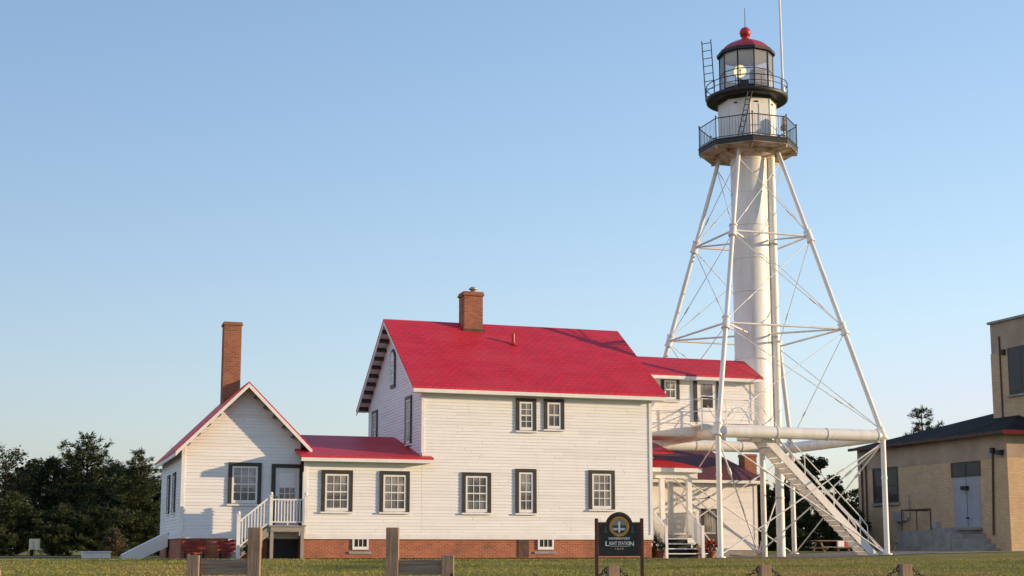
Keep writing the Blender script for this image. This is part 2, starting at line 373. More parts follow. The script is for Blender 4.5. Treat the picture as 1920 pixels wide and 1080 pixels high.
# ------------------------------------------------------------------ windows and doors
def window(house, pl, u0, u1, z0, z1, cols, rows, trim=.13, glassm='glass', mid=True, sill=True):
    a, b, c, d = u0+trim, u1-trim, z0+.05, z1-trim     # sash outline
    f = .065; fr = MB()
    pl.box(fr, a, a+f, c, d, .02, .052); pl.box(fr, b-f, b, c, d, .02, .052)
    pl.box(fr, a+f, b-f, d-f, d, .02, .052); pl.box(fr, a+f, b-f, c, c+.10, .02, .052)
    m0, m1, n0, n1 = a+f, b-f, c+.10, d-f
    for i in range(1, cols):
        u = m0+(m1-m0)*i/cols; pl.box(fr, u-.012, u+.012, n0, n1, .024, .042)
    for j in range(1, rows):
        z = n0+(n1-n0)*j/rows; h = .022 if (mid and j*2 == rows) else .012
        for i in range(cols):
            ua = m0+(m1-m0)*i/cols+(.012 if i else 0); ub = m0+(m1-m0)*(i+1)/cols-(.012 if i < cols-1 else 0)
            pl.box(fr, ua, ub, z-h, z+h, .024, .044)
    w = fr.build('window', M['white'], house)
    g = MB()       # each light sits a little differently in its putty
    for i in range(cols):
        for j in range(rows):
            ua, ub = m0+(m1-m0)*i/cols, m0+(m1-m0)*(i+1)/cols; za, zb = n0+(n1-n0)*j/rows, n0+(n1-n0)*(j+1)/rows
            k = [random.uniform(-.0018, .0018) for _ in range(3)]; k.append(k[0]-k[1]+k[2])
            g.add([pl.p(a_, b_, .0255+c_) for (a_, b_), c_ in zip(((ua, za), (ub, za), (ub, zb), (ua, zb)), k)], [(0, 1, 2, 3)])
    pn = g.build('pane', M[glassm], w)
    if glassm == 'glass':
        fb = random.choice((.0, .28, .5, .5, .62))
        if fb: g = MB(); pl.box(g, m0+.003, m1-.003, n1-(n1-n0)*fb, n1, .0275, .0285); g.build('blind', M['blind'], w)
    if trim > .02:
        t = MB(); pl.box(t, u0, u0+trim-.002, z0+.02, z1, .0, .066); pl.box(t, u1-trim+.002, u1, z0+.02, z1, .0, .066)
        pl.box(t, u0+trim-.002, u1-trim+.002, z1-trim+.002, z1, .0, .064); t.build('trim', M['trim'], w)
    if sill:
        t = MB(); pl.box(t, u0-.02, u1+.02, z0-.04, z0+.018, .0, .10); t.build('sill', M['white'], w)
    return w

# ------------------------------------------------------------------ the keepers' house
L, WD, XC = 8.874, 8.615, -4.167
house = thing('keepers_house', (0, 0, 0), 'long white clapboard house with bright red roofs and brick foundation', 'house')
front = Plane((0, 0, 0), (1, 0, 0)); left = Plane((0, 0, 0), (0, -1, 0)); right = Plane((L, 0, 0), (0, 1, 0)); back = Plane((L, WD, 0), (-1, 0, 0))
H0 = .80; PX = -.45; EZ = 6.045; RZ = 9.177; RY = 4.3; OV = .41; SL = (RZ-EZ)/(RY+OV)
wz = EZ+OV*SL-.10
mb = MB(); front.clap(mb, [(XC, H0), (0, H0), (0, 3.6), (XC, 3.6)]); front.clap(mb, [(0, H0), (L, H0), (L, wz), (0, wz)])
w1 = mb.build('wall', M['siding'], house)
mb = MB(); left.clap(mb, [(-WD, H0), (0, H0), (0, wz), (-RY, wz+RY*SL), (-WD, wz)]); mb.build('wall', M['siding'], house)
mb = MB(); right.clap(mb, [(0, H0), (WD, H0), (WD, wz), (RY, wz+RY*SL), (0, wz)]); mb.build('wall', M['siding'], house)
mb = MB(); back.clap(mb, [(0, H0), (L-XC, H0), (L-XC, 3.6), (L, 3.6), (L, wz), (0, wz)] if False else [(0, H0), (L, H0), (L, wz), (0, wz)]); mb.build('wall', M['siding'], house)
# foundation, base board, corner boards
mb = MB(); mb.box(XC+.02, L-.02, .03, WD-.02, -.5, H0-.002); mb.build('foundation', M['redbrick'], house)
mb = MB(); mb.box(XC-.02, L+.03, -.035, .0, H0-.12, H0+.06); mb.split('base_board', M['white'], house)
mb = MB()
for x0, x1, z0, z1 in ((XC-.03, XC+.09, H0+.062, 3.5), (L-.09, L+.03, H0+.062, wz-.02), (-.03, .08, 3.72, wz-.02)): mb.box(x0, x1, -.04, .0, z0, z1)
mb.box(-.034, -.0, .002, .10, 3.7, wz-.03); mb.box(L, L+.034, .002, .1, H0+.06, wz-.03); mb.split('corner_board', M['white'], house)
# main roof
def gable_x(x0, x1, ye, ze, yr, zr, ye2, ze2, th=.10):
    mb = MB(); P = [(ye, ze), (yr, zr), (ye2, ze2), (ye2, ze2-th), (yr, zr-th), (ye, ze-th)]
    return mb.prism([(x0, a, b) for a, b in P], (x1-x0, 0, 0))
XL, XR = -.45, L+.50
roof = gable_x(XL, XR, -OV, EZ, RY, RZ, WD+OV, EZ, .07).build('roof', M['redroof'], house)
mb = MB(); mb.box(XL+.02, XR-.02, -OV-.02, -OV+.012, EZ-.20, EZ-.072); mb.box(XL+.03, XR-.03, -OV+.012, -.0, EZ-.19, EZ-.165)
mb.build('fascia', M['white'], roof)
def rake(parent, mat, pts, w, t, dirx):
    """board under a sloping roof edge: pts two 3D points, hangs w down, t thick along dirx"""
    a, b = Vector(pts[0]), Vector(pts[1]); mb = MB(); dn = Vector((0, 0, -w))
    mb.prism([a, b, b+dn, a+dn], Vector(dirx)*t); return mb.build('rake_board', mat, parent)
for xx, sg in ((XL, 1), (XR, -1)):
    rake(roof, M['white'], [(xx+.012*sg, -OV, EZ-.074), (xx+.012*sg, RY, RZ-.074)], .15, .03, (sg, 0, 0))
    rake(roof, M['white'], [(xx+.012*sg, RY, RZ-.074), (xx+.012*sg, WD+OV, EZ-.074)], .15, .03, (sg, 0, 0))
mb = MB()          # pale soffit boards under the left verge
for ya, za, yb, zb in ((-OV+.02, EZ, RY, RZ), (RY, RZ, WD+OV-.02, EZ)):
    mb.prism([(XL+.05, ya, za-.076), (XL+.05, yb, zb-.076), (XL+.05, yb, zb-.09), (XL+.05, ya, za-.09)], (-XL-.05, 0, 0))
mb.build('soffit', M['white'], roof)
for side in (0, 1):
    for i in range(10):
        t = .07+.9*i/9.6; yy = (-OV+t*(RY+OV)) if side == 0 else (WD+OV-t*(RY+OV)); zz = EZ+t*(RZ-EZ)-.10
        mb = MB(); d = Vector((0, 1, SL if side == 0 else -SL)).normalized(); nn = Vector((0, -d.z, d.y))
        mb.obox((XL/2+.03, yy, zz-.075), ((1, 0, 0), d, nn), (-XL/2-.035, .05, .075)); mb.build('bracket', M['trim'], roof)
# roof furniture
mb = MB(); mb.tube((4.38, 2.85, 8.1), (4.38, 2.85, 8.62), .06, 10); mb.lathe([(.16, 0), (.07, .1)], (4.38, 2.85, 8.17), 12); mb.build('vent_pipe', M['redmetal'], roof)
def chimney(parent, x0, x1, y0, y1, z0, z1, crown=.05, ch=.16):
    mb = MB(); mb.box(x0, x1, y0, y1, z0, z1-ch); mb.box(x0-crown, x1+crown, y0-crown, y1+crown, z1-ch, z1-.07); mb.box(x0-.02, x1+.02, y0-.02, y1+.02, z1-.07, z1)
    return mb.build('chimney', M['chimbrick'], parent)
c = chimney(roof, 2.66, 3.42, 3.75, 4.5, 8.3, 10.36)
mb = MB(); mb.lathe([(.11, 0), (.11, .14), (.17, .14), (.17, .19), (.1, .19), (.1, .24), (.001, .25)], (3.12, 4.1, 10.36), 16); mb.build('flue_cap', M['galv'], c)
mb = MB(); mb.box(2.60, 3.48, 3.66, 3.75, 8.3, 8.86); mb.build('flashing', M['rustbrown'], c)
# windows of the front
for u0, u1, z0, z1, cc, rr in ((-3.58, -2.48, 1.60, 3.05, 3, 4), (-1.52, -.44, 1.60, 3.05, 3, 4), (1.49, 2.57, 1.60, 3.06, 3, 4), (3.50, 4.30, 1.60, 3.22, 2, 4),
                               (6.34, 7.37, 1.76, 3.22, 3, 4), (3.52, 4.30, 4.58, 5.79, 2, 4), (4.60, 5.39, 4.66, 5.80, 2, 2)):
    window(house, front, u0, u1, z0, z1, cc, rr)
for u0, u1 in ((-2.45, -1.88), (4.36, 4.97)):
    f = Plane((0, .03, 0), (1, 0, 0)); w = window(house, f, u0, u1, .27, .74, 3, 1, trim=.0, glassm='darkglass', sill=False)
    mb = MB(); f.box(mb, u0-.12, u1+.10, .17, .25, 0, .05); mb.build('sill', M['concrete'], w)
mb = MB(); mb.box(3.62, 4.02, .0, .028, .06, .70); mb.build('coal_hatch', M['rustbrown'], house)
for i, (u, z0, z1, h) in enumerate(((-1.85, 4.13, 5.93, 1), (-7.35, 4.4, 5.9, 1))):
    window(house, left, u-.45, u+.45, z0, z1, 2, 4)
# arched attic window
mb = MB(); P = [(-4.68, 6.5), (-3.95, 6.5)]+[(-4.315+.365*cos(t), 7.6+.42*sin(t)) for t in [pi*i/10 for i in range(11)]]
mb.prism([left.p(a, b, .0) for a, b in P], left.n*.07); w = mb.build('window', M['trim'], house); w['label'] = 'arched attic window with dark frame'
mb = MB(); P = [(-4.58, 6.62), (-4.05, 6.62)]+[(-4.315+.265*cos(t), 7.58+.31*sin(t)) for t in [pi*i/10 for i in range(11)]]
mb.prism([left.p(a, b, .071) for a, b in P], left.n*.012); mb.build('sash', M['white'], w)
mb = MB()
for a in (-4.53, -4.30):
    for z in (6.7, 7.0, 7.3): mb.prism([left.p(a, z, .084), left.p(a+.2, z, .084), left.p(a+.2, z+.25, .084), left.p(a, z+.25, .084)], left.n*.003)
mb.build('pane', M['glass'], w)
# connecting wing roof
CE, CR, CRY = 3.52, 4.58, 4.1
mb = MB(); P = [(-.4, CE), (CRY, CR), (8.5, 3.5), (8.5, 3.43), (CRY, CR-.07), (-.4, CE-.07)]
mb.prism([(-4.38, a, b) for a, b in P], (4.375, 0, 0)); zf = CE+.36*(CR-CE)/(CRY+.4)
mb.prism([(-.005, -.4, CE), (-.005, -.04, zf), (-.005, -.04, zf-.07), (-.005, -.4, CE-.07)], (.345, 0, 0))
cr = mb.build('roof', M['redroof'], house)
mb = MB(); mb.box(-4.36, .32, -.42, -.385, CE-.19, CE-.072); mb.box(-4.35, .31, -.385, -.02, CE-.18, CE-.155); mb.build('fascia', M['white'], cr)
# gabled west wing
WX0, WX1, WY, WAX, WAZ = -8.22, XC+.01, .90, -6.1, 6.09
wf = Plane((0, WY, 0), (1, 0, 0)); wl = Plane((WX0, 0, 0), (0, -1, 0))
zl = WAZ-(WAX-WX0)-.10; zr = WAZ-(WX1-WAX)-.1
mb = MB(); wf.clap(mb, [(WX0, H0), (WX1, H0), (WX1, zr), (WAX, WAZ-.1), (WX0, zl)]); mb.build('wall', M['siding'], house)
mb = MB(); wl.clap(mb, [(-9, H0), (-WY, H0), (-WY, zl), (-9, zl)]); mb.build('wall', M['siding'], house)
mb = MB(); mb.box(WX0+.02, WX1, WY+.03, 8.98, -.5, H0-.002); mb.build('foundation', M['redbrick'], house)
mb = MB(); mb.box(WX0-.03, WX1, WY-.035, WY, H0-.1, H0+.06); mb.box(WX0-.035, WX0, WY+.002, 9, H0-.1, H0+.06); mb.split('base_board', M['white'], house)
mb = MB(); mb.box(WX0-.03, WX0+.09, WY-.036, WY, H0+.062, zl-.02); mb.box(WX0-.036, WX0, WY+.002, WY+.1, H0+.062, zl-.03); mb.split('corner_board', M['white'], house)
YF = WY-.55; xl, xr = -8.52, -3.84
mb = MB(); P = [(xl, WAZ-(WAX-xl)), (WAX, WAZ), (xr, WAZ-(xr-WAX)), (xr, WAZ-(xr-WAX)-.08), (WAX, WAZ-.08), (xl, WAZ-(WAX-xl)-.08)]
mb.prism([(a, YF, b) for a, b in P], (0, 9.0-YF, 0)); wr = mb.build('roof', M['redroof_y'], house)
rake(wr, M['white'], [(xl+.01, YF-.012, WAZ-(WAX-xl)-.06), (WAX, YF-.012, WAZ-.06)], .15, .034, (0, 1, 0))
rake(wr, M['white'], [(WAX, YF-.012, WAZ-.06), (xr-.01, YF-.012, WAZ-(xr-WAX)-.06)], .15, .034, (0, 1, 0))
for sg in (-1, 1):
    for i in range(7 if sg < 0 else 6):
        t = .3+i*.335; mb = MB(); d = Vector((1, 0, -sg)).normalized(); nn = Vector((d.z, 0, -d.x))
        mb.obox((WAX+sg*t, YF+.29, WAZ-t-.20), ((0, 1, 0), d, nn), (.25, .04, .055)); mb.build('bracket', M['trim'], wr)
mb = MB(); mb.box(xl+.01, xl+.04, YF, 9.0, WAZ-(WAX-xl)-.2, WAZ-(WAX-xl)-.085); mb.build('fascia', M['white'], wr)
chimney(wr, -6.56, -5.92, 4.0, 4.62, 4.9, 8.72, .04, .12)
window(house, wf, -6.66, -5.52, 1.86, 3.31, 3, 4)
for u in (-3.3, -5.5): window(house, wl, u-.42, u+.42, 1.6, 3.05, 2, 4)
f = Plane((0, WY+.03, 0), (1, 0, 0)); window(house, f, -6.6, -6.15, .25, .72, 2, 1, trim=.0, glassm='darkglass', sill=False)
# front door of the wing
mb = MB(); wf.box(mb, -5.03, -4.20, 1.14, 3.15, .022, .05); door = mb.build('door', M['doorwhite'], house)
mb = MB(); wf.box(mb, -5.17, -5.032, 1.14, 3.28, 0, .08); wf.box(mb, -4.198, -4.17+.09, 1.14, 3.28, 0, .08); wf.box(mb, -5.032, -4.198, 3.152, 3.28, 0, .078); mb.build('trim', M['trim'], door)
mb = MB(); wf.box(mb, -4.88, -4.35, 2.06, 2.96, .051, .056); mb.build('pane', M['glass'], door)
mb = MB(); wf.box(mb, -4.88, -4.35, 2.46, 2.96, .057, .062); mb.build('blind', M['siding'], door)
mb = MB()
for i in (1, 2): wf.box(mb, -4.88+.177*i-.012, -4.88+.177*i+.012, 2.06, 2.46, .057, .07)
wf.box(mb, -4.88, -4.35, 2.24, 2.265, .0575, .068); mb.build('glazing_bar', M['white'], door)
mb = MB(); wf.box(mb, -4.72, -4.53, 1.93, 1.97, .051, .06); mb.build('letter_slot', M['black'], door)
mb = MB(); mb.ball(wf.p(-4.97, 2.05, .09), .035, 6); wf.box(mb, -4.99, -4.95, 1.98, 2.16, .051, .06); mb.build('handle', M['black'], door)
# entrance deck
DX0, DX1, DZ = -5.34, -4.19, 1.14
mb = MB(); mb.box(DX0-.06, DX1+.06, -.06, WY+.26, DZ-.05, DZ); mb.box(DX0, DX1, -.02, .03, DZ-.22, DZ-.052); mb.box(DX0-.02, DX0+.03, .03, WY+.26, DZ-.22, DZ-.052); deck = mb.build('deck', M['deckgrey'], house)
def post(mat, x, y, z0, z1, w, parent, ball=False, name='post'):
    mb = MB(); mb.box(x-w, x+w, y-w, y+w, z0, z1)
    if ball: mb.box(x-w-.015, x+w+.015, y-w-.015, y+w+.015, z1, z1+.03); mb.ball((x, y, z1+.085), .06, 8)
    return mb.build(name, mat, parent)
for x in (DX0+.05, DX1-.06): post(M['deckgrey'], x, .06, -.1, DZ-.222, .055, deck)
post(M['white'], DX0, -.0, DZ+.002, 2.12, .055, deck, True, 'newel_post'); post(M['white'], DX1+.02, -.08, DZ+.002, 2.12, .05, deck, True, 'newel_post')
post(M['white'], DX0-1.08, -.0, -.05, 1.46, .06, deck, True, 'newel_post')
mb = MB(); mb.box(DX0+.056, DX1-.04, -.03, .03, 1.98, 2.03); mb.box(DX0+.056, DX1-.04, -.025, .025, DZ+.09, DZ+.13)
for i in range(10):
    x = DX0+.15+i*.104; mb.box(x-.018, x+.018, -.018, .018, DZ+.13, 1.98)
mb.box((DX0+DX1)/2-.02, (DX0+DX1)/2+.02, -.02, .02, DZ, DZ+.09); mb.build('railing', M['white'], deck)
def srail(mb, x0, z0, x1, z1, y, h, n, w=.018):
    a, b = Vector((x0, y, z0)), Vector((x1, y, z1)); up = Vector((0, 0, 1)); d = (b-a).normalized(); nn = Vector((-d.z, 0, d.x))
    for off, t in ((h, .028), (.0, .022)): mb.obox((a+b)/2+up*off, (d, (0, 1, 0), nn), ((b-a).length/2, .028, t))
    for i in range(n):
        p = a+(b-a)*((i+.7)/(n+.4)); mb.box(p.x-w, p.x+w, y-w, y+w, p.z+.02, p.z+h-.02)
mb = MB(); srail(mb, DX0-.056, DZ+.10, DX0-1.02, .44, .0, .84, 9); mb.build('railing', M['white'], deck)
mb = MB()
for i in range(5): mb.box(DX0-.07-(i+1)*.235, DX0-.07-i*.235+.02, .04, WY+.15, DZ-.19*(i+1)-.04, DZ-.19*(i+1))
mb.build('step', M['deckgrey'], deck)
mb = MB()
for y in (.0, WY+.1): mb.prism([(DX0-.06, y+.03, DZ-.05), (DX0-.06, y+.03, DZ-.36), (DX0-1.2, y+.03, -.12), (DX0-1.35, y+.03, .0), (DX0-1.25, y+.03, .13)], (0, .04, 0))
mb.split('stringer', M['deckgrey'], deck)
deck.location.y = -.3
mb = MB(); mb.box(-5.25, -4.2, WY-.0, WY+.028, .02, H0-.13); mb.build('under_deck_shade', M['black'], house)  # black panel on the foundation, painted stand-in for the deep shade under the deck
# bulkhead on the far left wall
mb = MB()
A, B = (WX0-.04, .92), (WX0-1.62, .08)
for y in (5.0, 6.3): mb.prism([(A[0], y, A[1]), (B[0], y, B[1]+.02), (B[0]-.1, y, -.12), (B[0]+.42, y, -.12), (A[0], y, A[1]-.50)], (0, .06, 0))
bk = thing_part('cellar_bulkhead', house)
mb.split('cheek', M['white'], bk)
mb = MB(); mb.prism([(A[0], 5.0, A[1]+.004), (B[0], 5.0, B[1]+.024), (B[0], 5.0, B[1]+.06), (A[0], 5.0, A[1]+.04)], (0, 1.36, 0)); mb.build('hatch_door', M['white'], bk)

# annex towards the tower
AX0, AX1, AY0, AY1, AZ0 = L+.0, 14.1, 1.7, 4.15, 5.42
af = Plane((0, AY0, 0), (1, 0, 0)); ar = Plane((AX1, 0, 0), (0, 1, 0))
ARY, ARZ, AEZ, AEY = 2.92, 7.97, 7.10, 1.3; asl = (ARZ-AEZ)/(ARY-AEY); az = AEZ+.4*asl-.09
mb = MB(); af.clap(mb, [(AX0, AZ0), (AX1, AZ0), (AX1, az), (AX0, az)]); af.clap(mb, [(AX0, 4.78), (12.7, 4.78), (12.7, AZ0), (AX0, AZ0)]); mb.build('wall', M['siding'], house)
mb = MB(); ar.clap(mb, [(AY0, AZ0), (AY1, AZ0), (AY1, az), (ARY, ARZ-.09), (AY0, az)]); mb.build('wall', M['siding'], house)
mb = MB(); mb.box(AX0, AX1-.01, AY0+.01, AY1-.01, AZ0-.16, AZ0-.002); mb.box(AX0, AX1, AY1-.0, AY1+.02, 4.78, az); mb.box(AX0, 12.69, AY0+.02, AY1-.1, 4.72, 4.778); mb.box(12.66, 12.69, AY0+.02, AY1-.1, 4.78, AZ0-.17); mb.build('floor_beam', M['white'], house)
arf = gable_x(AX0-.35, 14.36, AEY, AEZ, ARY, ARZ, 2*ARY-AEY, AEZ, .07).build('roof', M['redroof'], house)
mb = MB(); mb.box(L+.02, 14.34, AEY-.02, AEY+.012, AEZ-.19, AEZ-.072); mb.box(L+.02, 14.33, AEY+.012, AY0-.02, AEZ-.18, AEZ-.155); mb.build('fascia', M['white'], arf)
rake(arf, M['trim'], [(14.345, AEY, AEZ-.0), (14.345, ARY, ARZ-.0)], .11, .03, (1, 0, 0))
mb = MB(); mb.box(AX1-.1, AX1+.03, AY0-.036, AY0, AZ0+.01, az); mb.split('corner_board', M['white'], house)
window(house, af, 10.08, 10.86, 6.08, 7.02, 2, 2)
mb = MB(); af.box(mb, 11.62, 12.46, 5.3, 6.93, .02, .05); d2 = mb.build('door', M['white'], house)
mb = MB(); af.box(mb, 11.48, 11.618, 5.3, 7.0, 0, .08); af.box(mb, 12.462, 12.57, 5.3, 7.0, 0, .08); mb.build('trim', M['trim'], d2)
mb = MB(); af.box(mb, 11.78, 12.30, 6.34, 6.8, .051, .056); mb.build('blind', M['glass'], d2)
mb = MB(); af.box(mb, 11.78, 12.30, 5.86, 6.30, .051, .056); mb.build('pane', M['darkglass'], d2)

# side porch
pf = MB(); pf.box(L+.04, 11.5, 1.35, 3.9, .78, .90); porch = pf.build('porch', M['deckgrey'], house)
mb = MB(); e = 3.44
bx = [(L+.04, 1.0, e), (11.5, 1.0, e), (11.5, 3.9, e), (L+.04, 3.9, e), (L+.04, 2.6, 3.9), (10.4, 2.6, 3.9)]
mb.add(bx, [(0, 1, 5, 4), (1, 2, 5), (2, 3, 4, 5), (0, 4, 3), (3, 2, 1, 0)]); pr = mb.build('porch_roof', M['redroof'], porch)
mb = MB(); mb.box(L+.04, 11.47, 1.03, 1.07, e-.17, e-.004); mb.box(11.43, 11.47, 1.07, 3.88, e-.17, e-.004); mb.box(L+.04, 11.428, 1.072, 3.86, e-.16, e-.12); mb.box(L+.05, 11.4, 1.3, 1.48, e-.40, e-.162); mb.build('beam', M['white'], porch)
for x, y in ((9.93, 1.42), (11.08, 1.42), (11.3, 3.6)): post(M['white'], x, y, .9, e-.402, .09, porch)
mb = MB(); srail_y = []
def srail2(mb, x, y0, z0, y1, z1, h, n, w=.02):
    a, b = Vector((x, y0, z0)), Vector((x, y1, z1)); d = (b-a).normalized(); nn = Vector((0, -d.z, d.y))
    for off in (h, .0): mb.obox((a+b)/2+Vector((0, 0, off)), (d, (1, 0, 0), nn), ((b-a).length/2, .03, .035))
    for i in range(n):
        p = a+(b-a)*((i+.5)/n); mb.box(x-w, x+w, p.y-.03, p.y+.03, p.z+.02, p.z+h-.02)
srail2(mb, 9.48, 1.35, 1.05, .12, .30, .8, 14); mb.build('railing', M['white'], porch)
mb = MB(); srail2(mb, 10.98, 1.35, 1.05, .12, .30, .8, 14); mb.build('railing', M['white'], porch)
for x in (9.48, 10.98): post(M['white'], x, .1, -.1, 1.22, .055, porch, False, 'newel_post')
mb = MB(); mb.box(9.72, 11.5, 3.78, 3.84, 1.72, 1.78); mb.box(9.72, 11.5, 3.79, 3.83, .98, 1.03)
for i in range(20): mb.box(9.74+i*.09, 9.80+i*.09, 3.8, 3.82, 1.03, 1.72)
mb.box(11.42, 11.47, 1.4, 3.8, 1.72, 1.78)
for i in range(22): mb.box(11.43, 11.45, 1.45+i*.1, 1.51+i*.1, .95, 1.72)
mb.build('railing', M['white'], porch)
for i in range(4):
    z = .74-i*.185; y1 = 1.34-i*.30; wx = 0 if i < 3 else .12
    mb = MB(); mb.box(9.51-wx, 10.95+wx*2.2, y1-.31, y1-.02, z-.035, z); st = mb.build('step', M['white'], porch)
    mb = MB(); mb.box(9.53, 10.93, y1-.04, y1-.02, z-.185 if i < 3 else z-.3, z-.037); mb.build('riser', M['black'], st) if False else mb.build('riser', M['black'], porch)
rw = Plane((L, 0, 0), (0, 1, 0))
mb = MB(); mb.box(9.4, 12.6, 3.95, 7.6, 0, .0); 
mb = MB(); mb.box(L, 9.7, 3.97, 8.2, .0, 4.2); mb.build('wall', M['siding'], house)
bw = Plane((0, 3.96, 0), (1, 0, 0)); mb = MB(); bw.box(mb, 9.05, 9.52, .9, 2.85, .012, .06); dd = mb.build('door', M['trim'], house)
mb = MB(); bw.box(mb, 9.12, 9.45, 1.8, 2.7, .061, .066); mb.build('pane', M['darkglass'], dd)
bx = gable_x(L+.02, 11.4, 3.4, 4.2, 6.0, 4.9, 8.6, 4.2, .07).build('roof', M['redroof'], house)

# ------------------------------------------------------------------ the light tower
TA = Vector((15.37, 3.95, 0)); PZ = 4.86; HB = 3.65; HT = .9; TZ = 17.1
tower = thing('lighthouse', (TA.x, TA.y, 0), 'tall white skeletal lighthouse with central iron tube, black gallery and red dome', 'lighthouse')
def cor(k, h): return TA+Vector((.1*(1 if h > 2 else 0)+h*(-1, 1, 1, -1)[k], h*(-1, -1, 1, 1)[k], 0))
def legp(k, z):
    t = (z-PZ)/(TZ-PZ); a = cor(k, HB)*(1-t)+cor(k, HT)*t; a.z = z; return a
ZL = (9.25, 13.25)
for k in range(4):
    b = cor(k, HB); gz = G(b.x, b.y)
    mb = MB(); mb.tube((b.x, b.y, gz-.3), (b.x, b.y, PZ), .105, 14); mb.tube(legp(k, PZ), legp(k, TZ), .10, 14, .085)
    lg = mb.build('leg', M['towerwhite'], tower)
    mb = MB()
    for z in ZL+(PZ+.05,):
        a, c = legp(k, z-.22), legp(k, z+.22); mb.tube(a, c, .145, 14)
        for q in (a, c): mb.tube(q-(c-a).normalized()*.03, q+(c-a).normalized()*.03, .175, 14)
    mb.tube((b.x, b.y, 3.1), (b.x, b.y, 3.2), .12, 12); mb.tube((b.x, b.y, gz-.2), (b.x, b.y, gz+.06), .2, 12)
    mb.split('collar', M['towerwhite'], lg)
for k in range(4):          # big tubes between the leg heads
    a, b = cor(k, HB), cor((k+1) % 4, HB); d = (b-a).normalized(); a = a+d*.28; b = b-d*.28; a.z = b.z = PZ-.04
    mb = MB(); mb.tube(a, b, .235, 18)
    for t in (.0, .33, .66, 1): q = a+(b-a)*t; mb.tube(q-d*.025, q+d*.025, .255, 18)
    mb.tube(a-d*.28, a, .10, 10, .2); mb.tube(b, b+d*.28, .2, 10, .1); mb.build('platform_beam', M['towerwhite'], tower)
for z in ZL:
    for k in range(4):
        mb = MB(); mb.tube(legp(k, z), legp((k+1) % 4, z), .045, 8); mb.build('strut', M['towerwhite'], tower)
        mb = MB(); q = TA.copy(); q.z = z; p = legp(k, z); e = q+(p-q).normalized()*.8; mb.tube(p, e, .042, 8); mb.build('radial_strut', M['towerwhite'], tower)
def rod(p, q, r=.018, turn=True):
    mb = MB(); mb.tube(p, q, r, 6)
    if turn:
        d = (q-p).normalized(); c = p+(q-p)*.27; mb.tube(c-d*.17, c+d*.17, r*2, 6)
    return mb.build('brace_rod', M['towerwhite'], tower)
for k in range(4):
    j = (k+1) % 4
    for z0, z1 in ((PZ+.25, ZL[0]-.12), (ZL[0]+.12, ZL[1]-.12), (ZL[1]+.12, TZ-.5)):
        rod(legp(k, z0), legp(j, z1)); rod(legp(j, z0), legp(k, z1))
    a, b = cor(k, HB), cor(j, HB)
    for p, q in ((a, b), (b, a)):
        s_ = Vector((p.x, p.y, .12)); e_ = Vector((q.x, q.y, PZ-.3)); rod(e_, s_, .029)
    m_ = (a+b)/2
for k in (0, 2):            # diagonal ties under the platform, and to the foot of the shaft
    a, b = cor(k, HB), cor((k+1) % 4, HB); c = TA.copy()
    rod(Vector((a.x, a.y, PZ-.3)), Vector((c.x, c.y, .15)), .03); rod(Vector((b.x, b.y, PZ-.3)), Vector((c.x, c.y, .15)), .03)
mb = MB(); mb.lathe([(.77, PZ-.05), (.77, TZ+.3)], TA, 40); mb.disc(TA+Vector((0, 0, PZ-.05)), .77, 40, 0, False)
cyl = mb.build('stair_cylinder', M['towerwhite'], tower)
mb = MB()
for i in range(9): mb.lathe([(.772, -.03), (.785, -.025), (.785, .025), (.772, .03)], TA+Vector((0, 0, PZ+.5+i*1.42)), 40)
for i in range(8):
    t = R(-60+(i % 2)*34); c = TA+Vector((.778*cos(t), .778*sin(t), PZ+.5+i*1.42)); mb.obox(c+Vector((0, 0, .71)), ((cos(t), sin(t), 0), (-sin(t), cos(t), 0), (0, 0, 1)), (.008, .03, .68))
mb.build('seam', M['towerwhite'], cyl)
PP = TA+RT*.94+FW*-.06; 
mb = MB(); mb.tube((PP.x, PP.y, G(PP.x, PP.y)-.2), (PP.x, PP.y, TZ+.2), .178, 20)
pp = mb.build('weight_pipe', M['towerwhite'], tower)
mb = MB()
for z in (2.4, 5.3, 9.1, 13.1): mb.tube((PP.x, PP.y, z), (PP.x, PP.y, z+.07), .2, 20)
mb.split('band', M['galv'], pp)
for lat, dep, r in ((.32, .3, .115),):
    q = TA+RT*lat+FW*dep; mb = MB(); mb.tube((q.x, q.y, -.2), (q.x, q.y, PZ-.06), r, 14); mb.build('support_pipe', M['towerwhite'], tower)
# watch-room balcony
PH = R(22.5); RB = 2.13; ZB = 17.36
mb = MB(); mb.disc(TA+Vector((0, 0, ZB)), RB, 8, PH); mb.lathe([(RB, ZB), (RB, ZB-.05)], TA, 8, PH, False); mb.lathe([(RB-.02, ZB-.05), (RB-.02, ZB-.27)], TA, 8, PH, False)
bal = mb.build('balcony', M['black'], tower)
mb = MB(); mb.disc(TA+Vector((0, 0, ZB-.28)), RB-.01, 8, PH, False); mb.lathe([(RB-.01, ZB-.28), (RB-.01, ZB-.265)], TA, 8, PH, False)
for i in range(8):
    t = PH+i*pi/4; c = TA+Vector((cos(t)*1.45, sin(t)*1.45, ZB-.34)); mb.obox(c, ((cos(t), sin(t), 0), (-sin(t), cos(t), 0), (0, 0, 1)), (.62, .03, .055))
mb.lathe([(1.25, ZB-.282), (1.25, ZB-.38), (.78, ZB-.55)], TA, 32); mb.build('soffit', M['rustwhite'], bal)
mb = MB(); V8 = [TA+Vector((cos(PH+i*pi/4)*(RB-.06), sin(PH+i*pi/4)*(RB-.06), ZB)) for i in range(8)]; up = Vector((0, 0, 1))
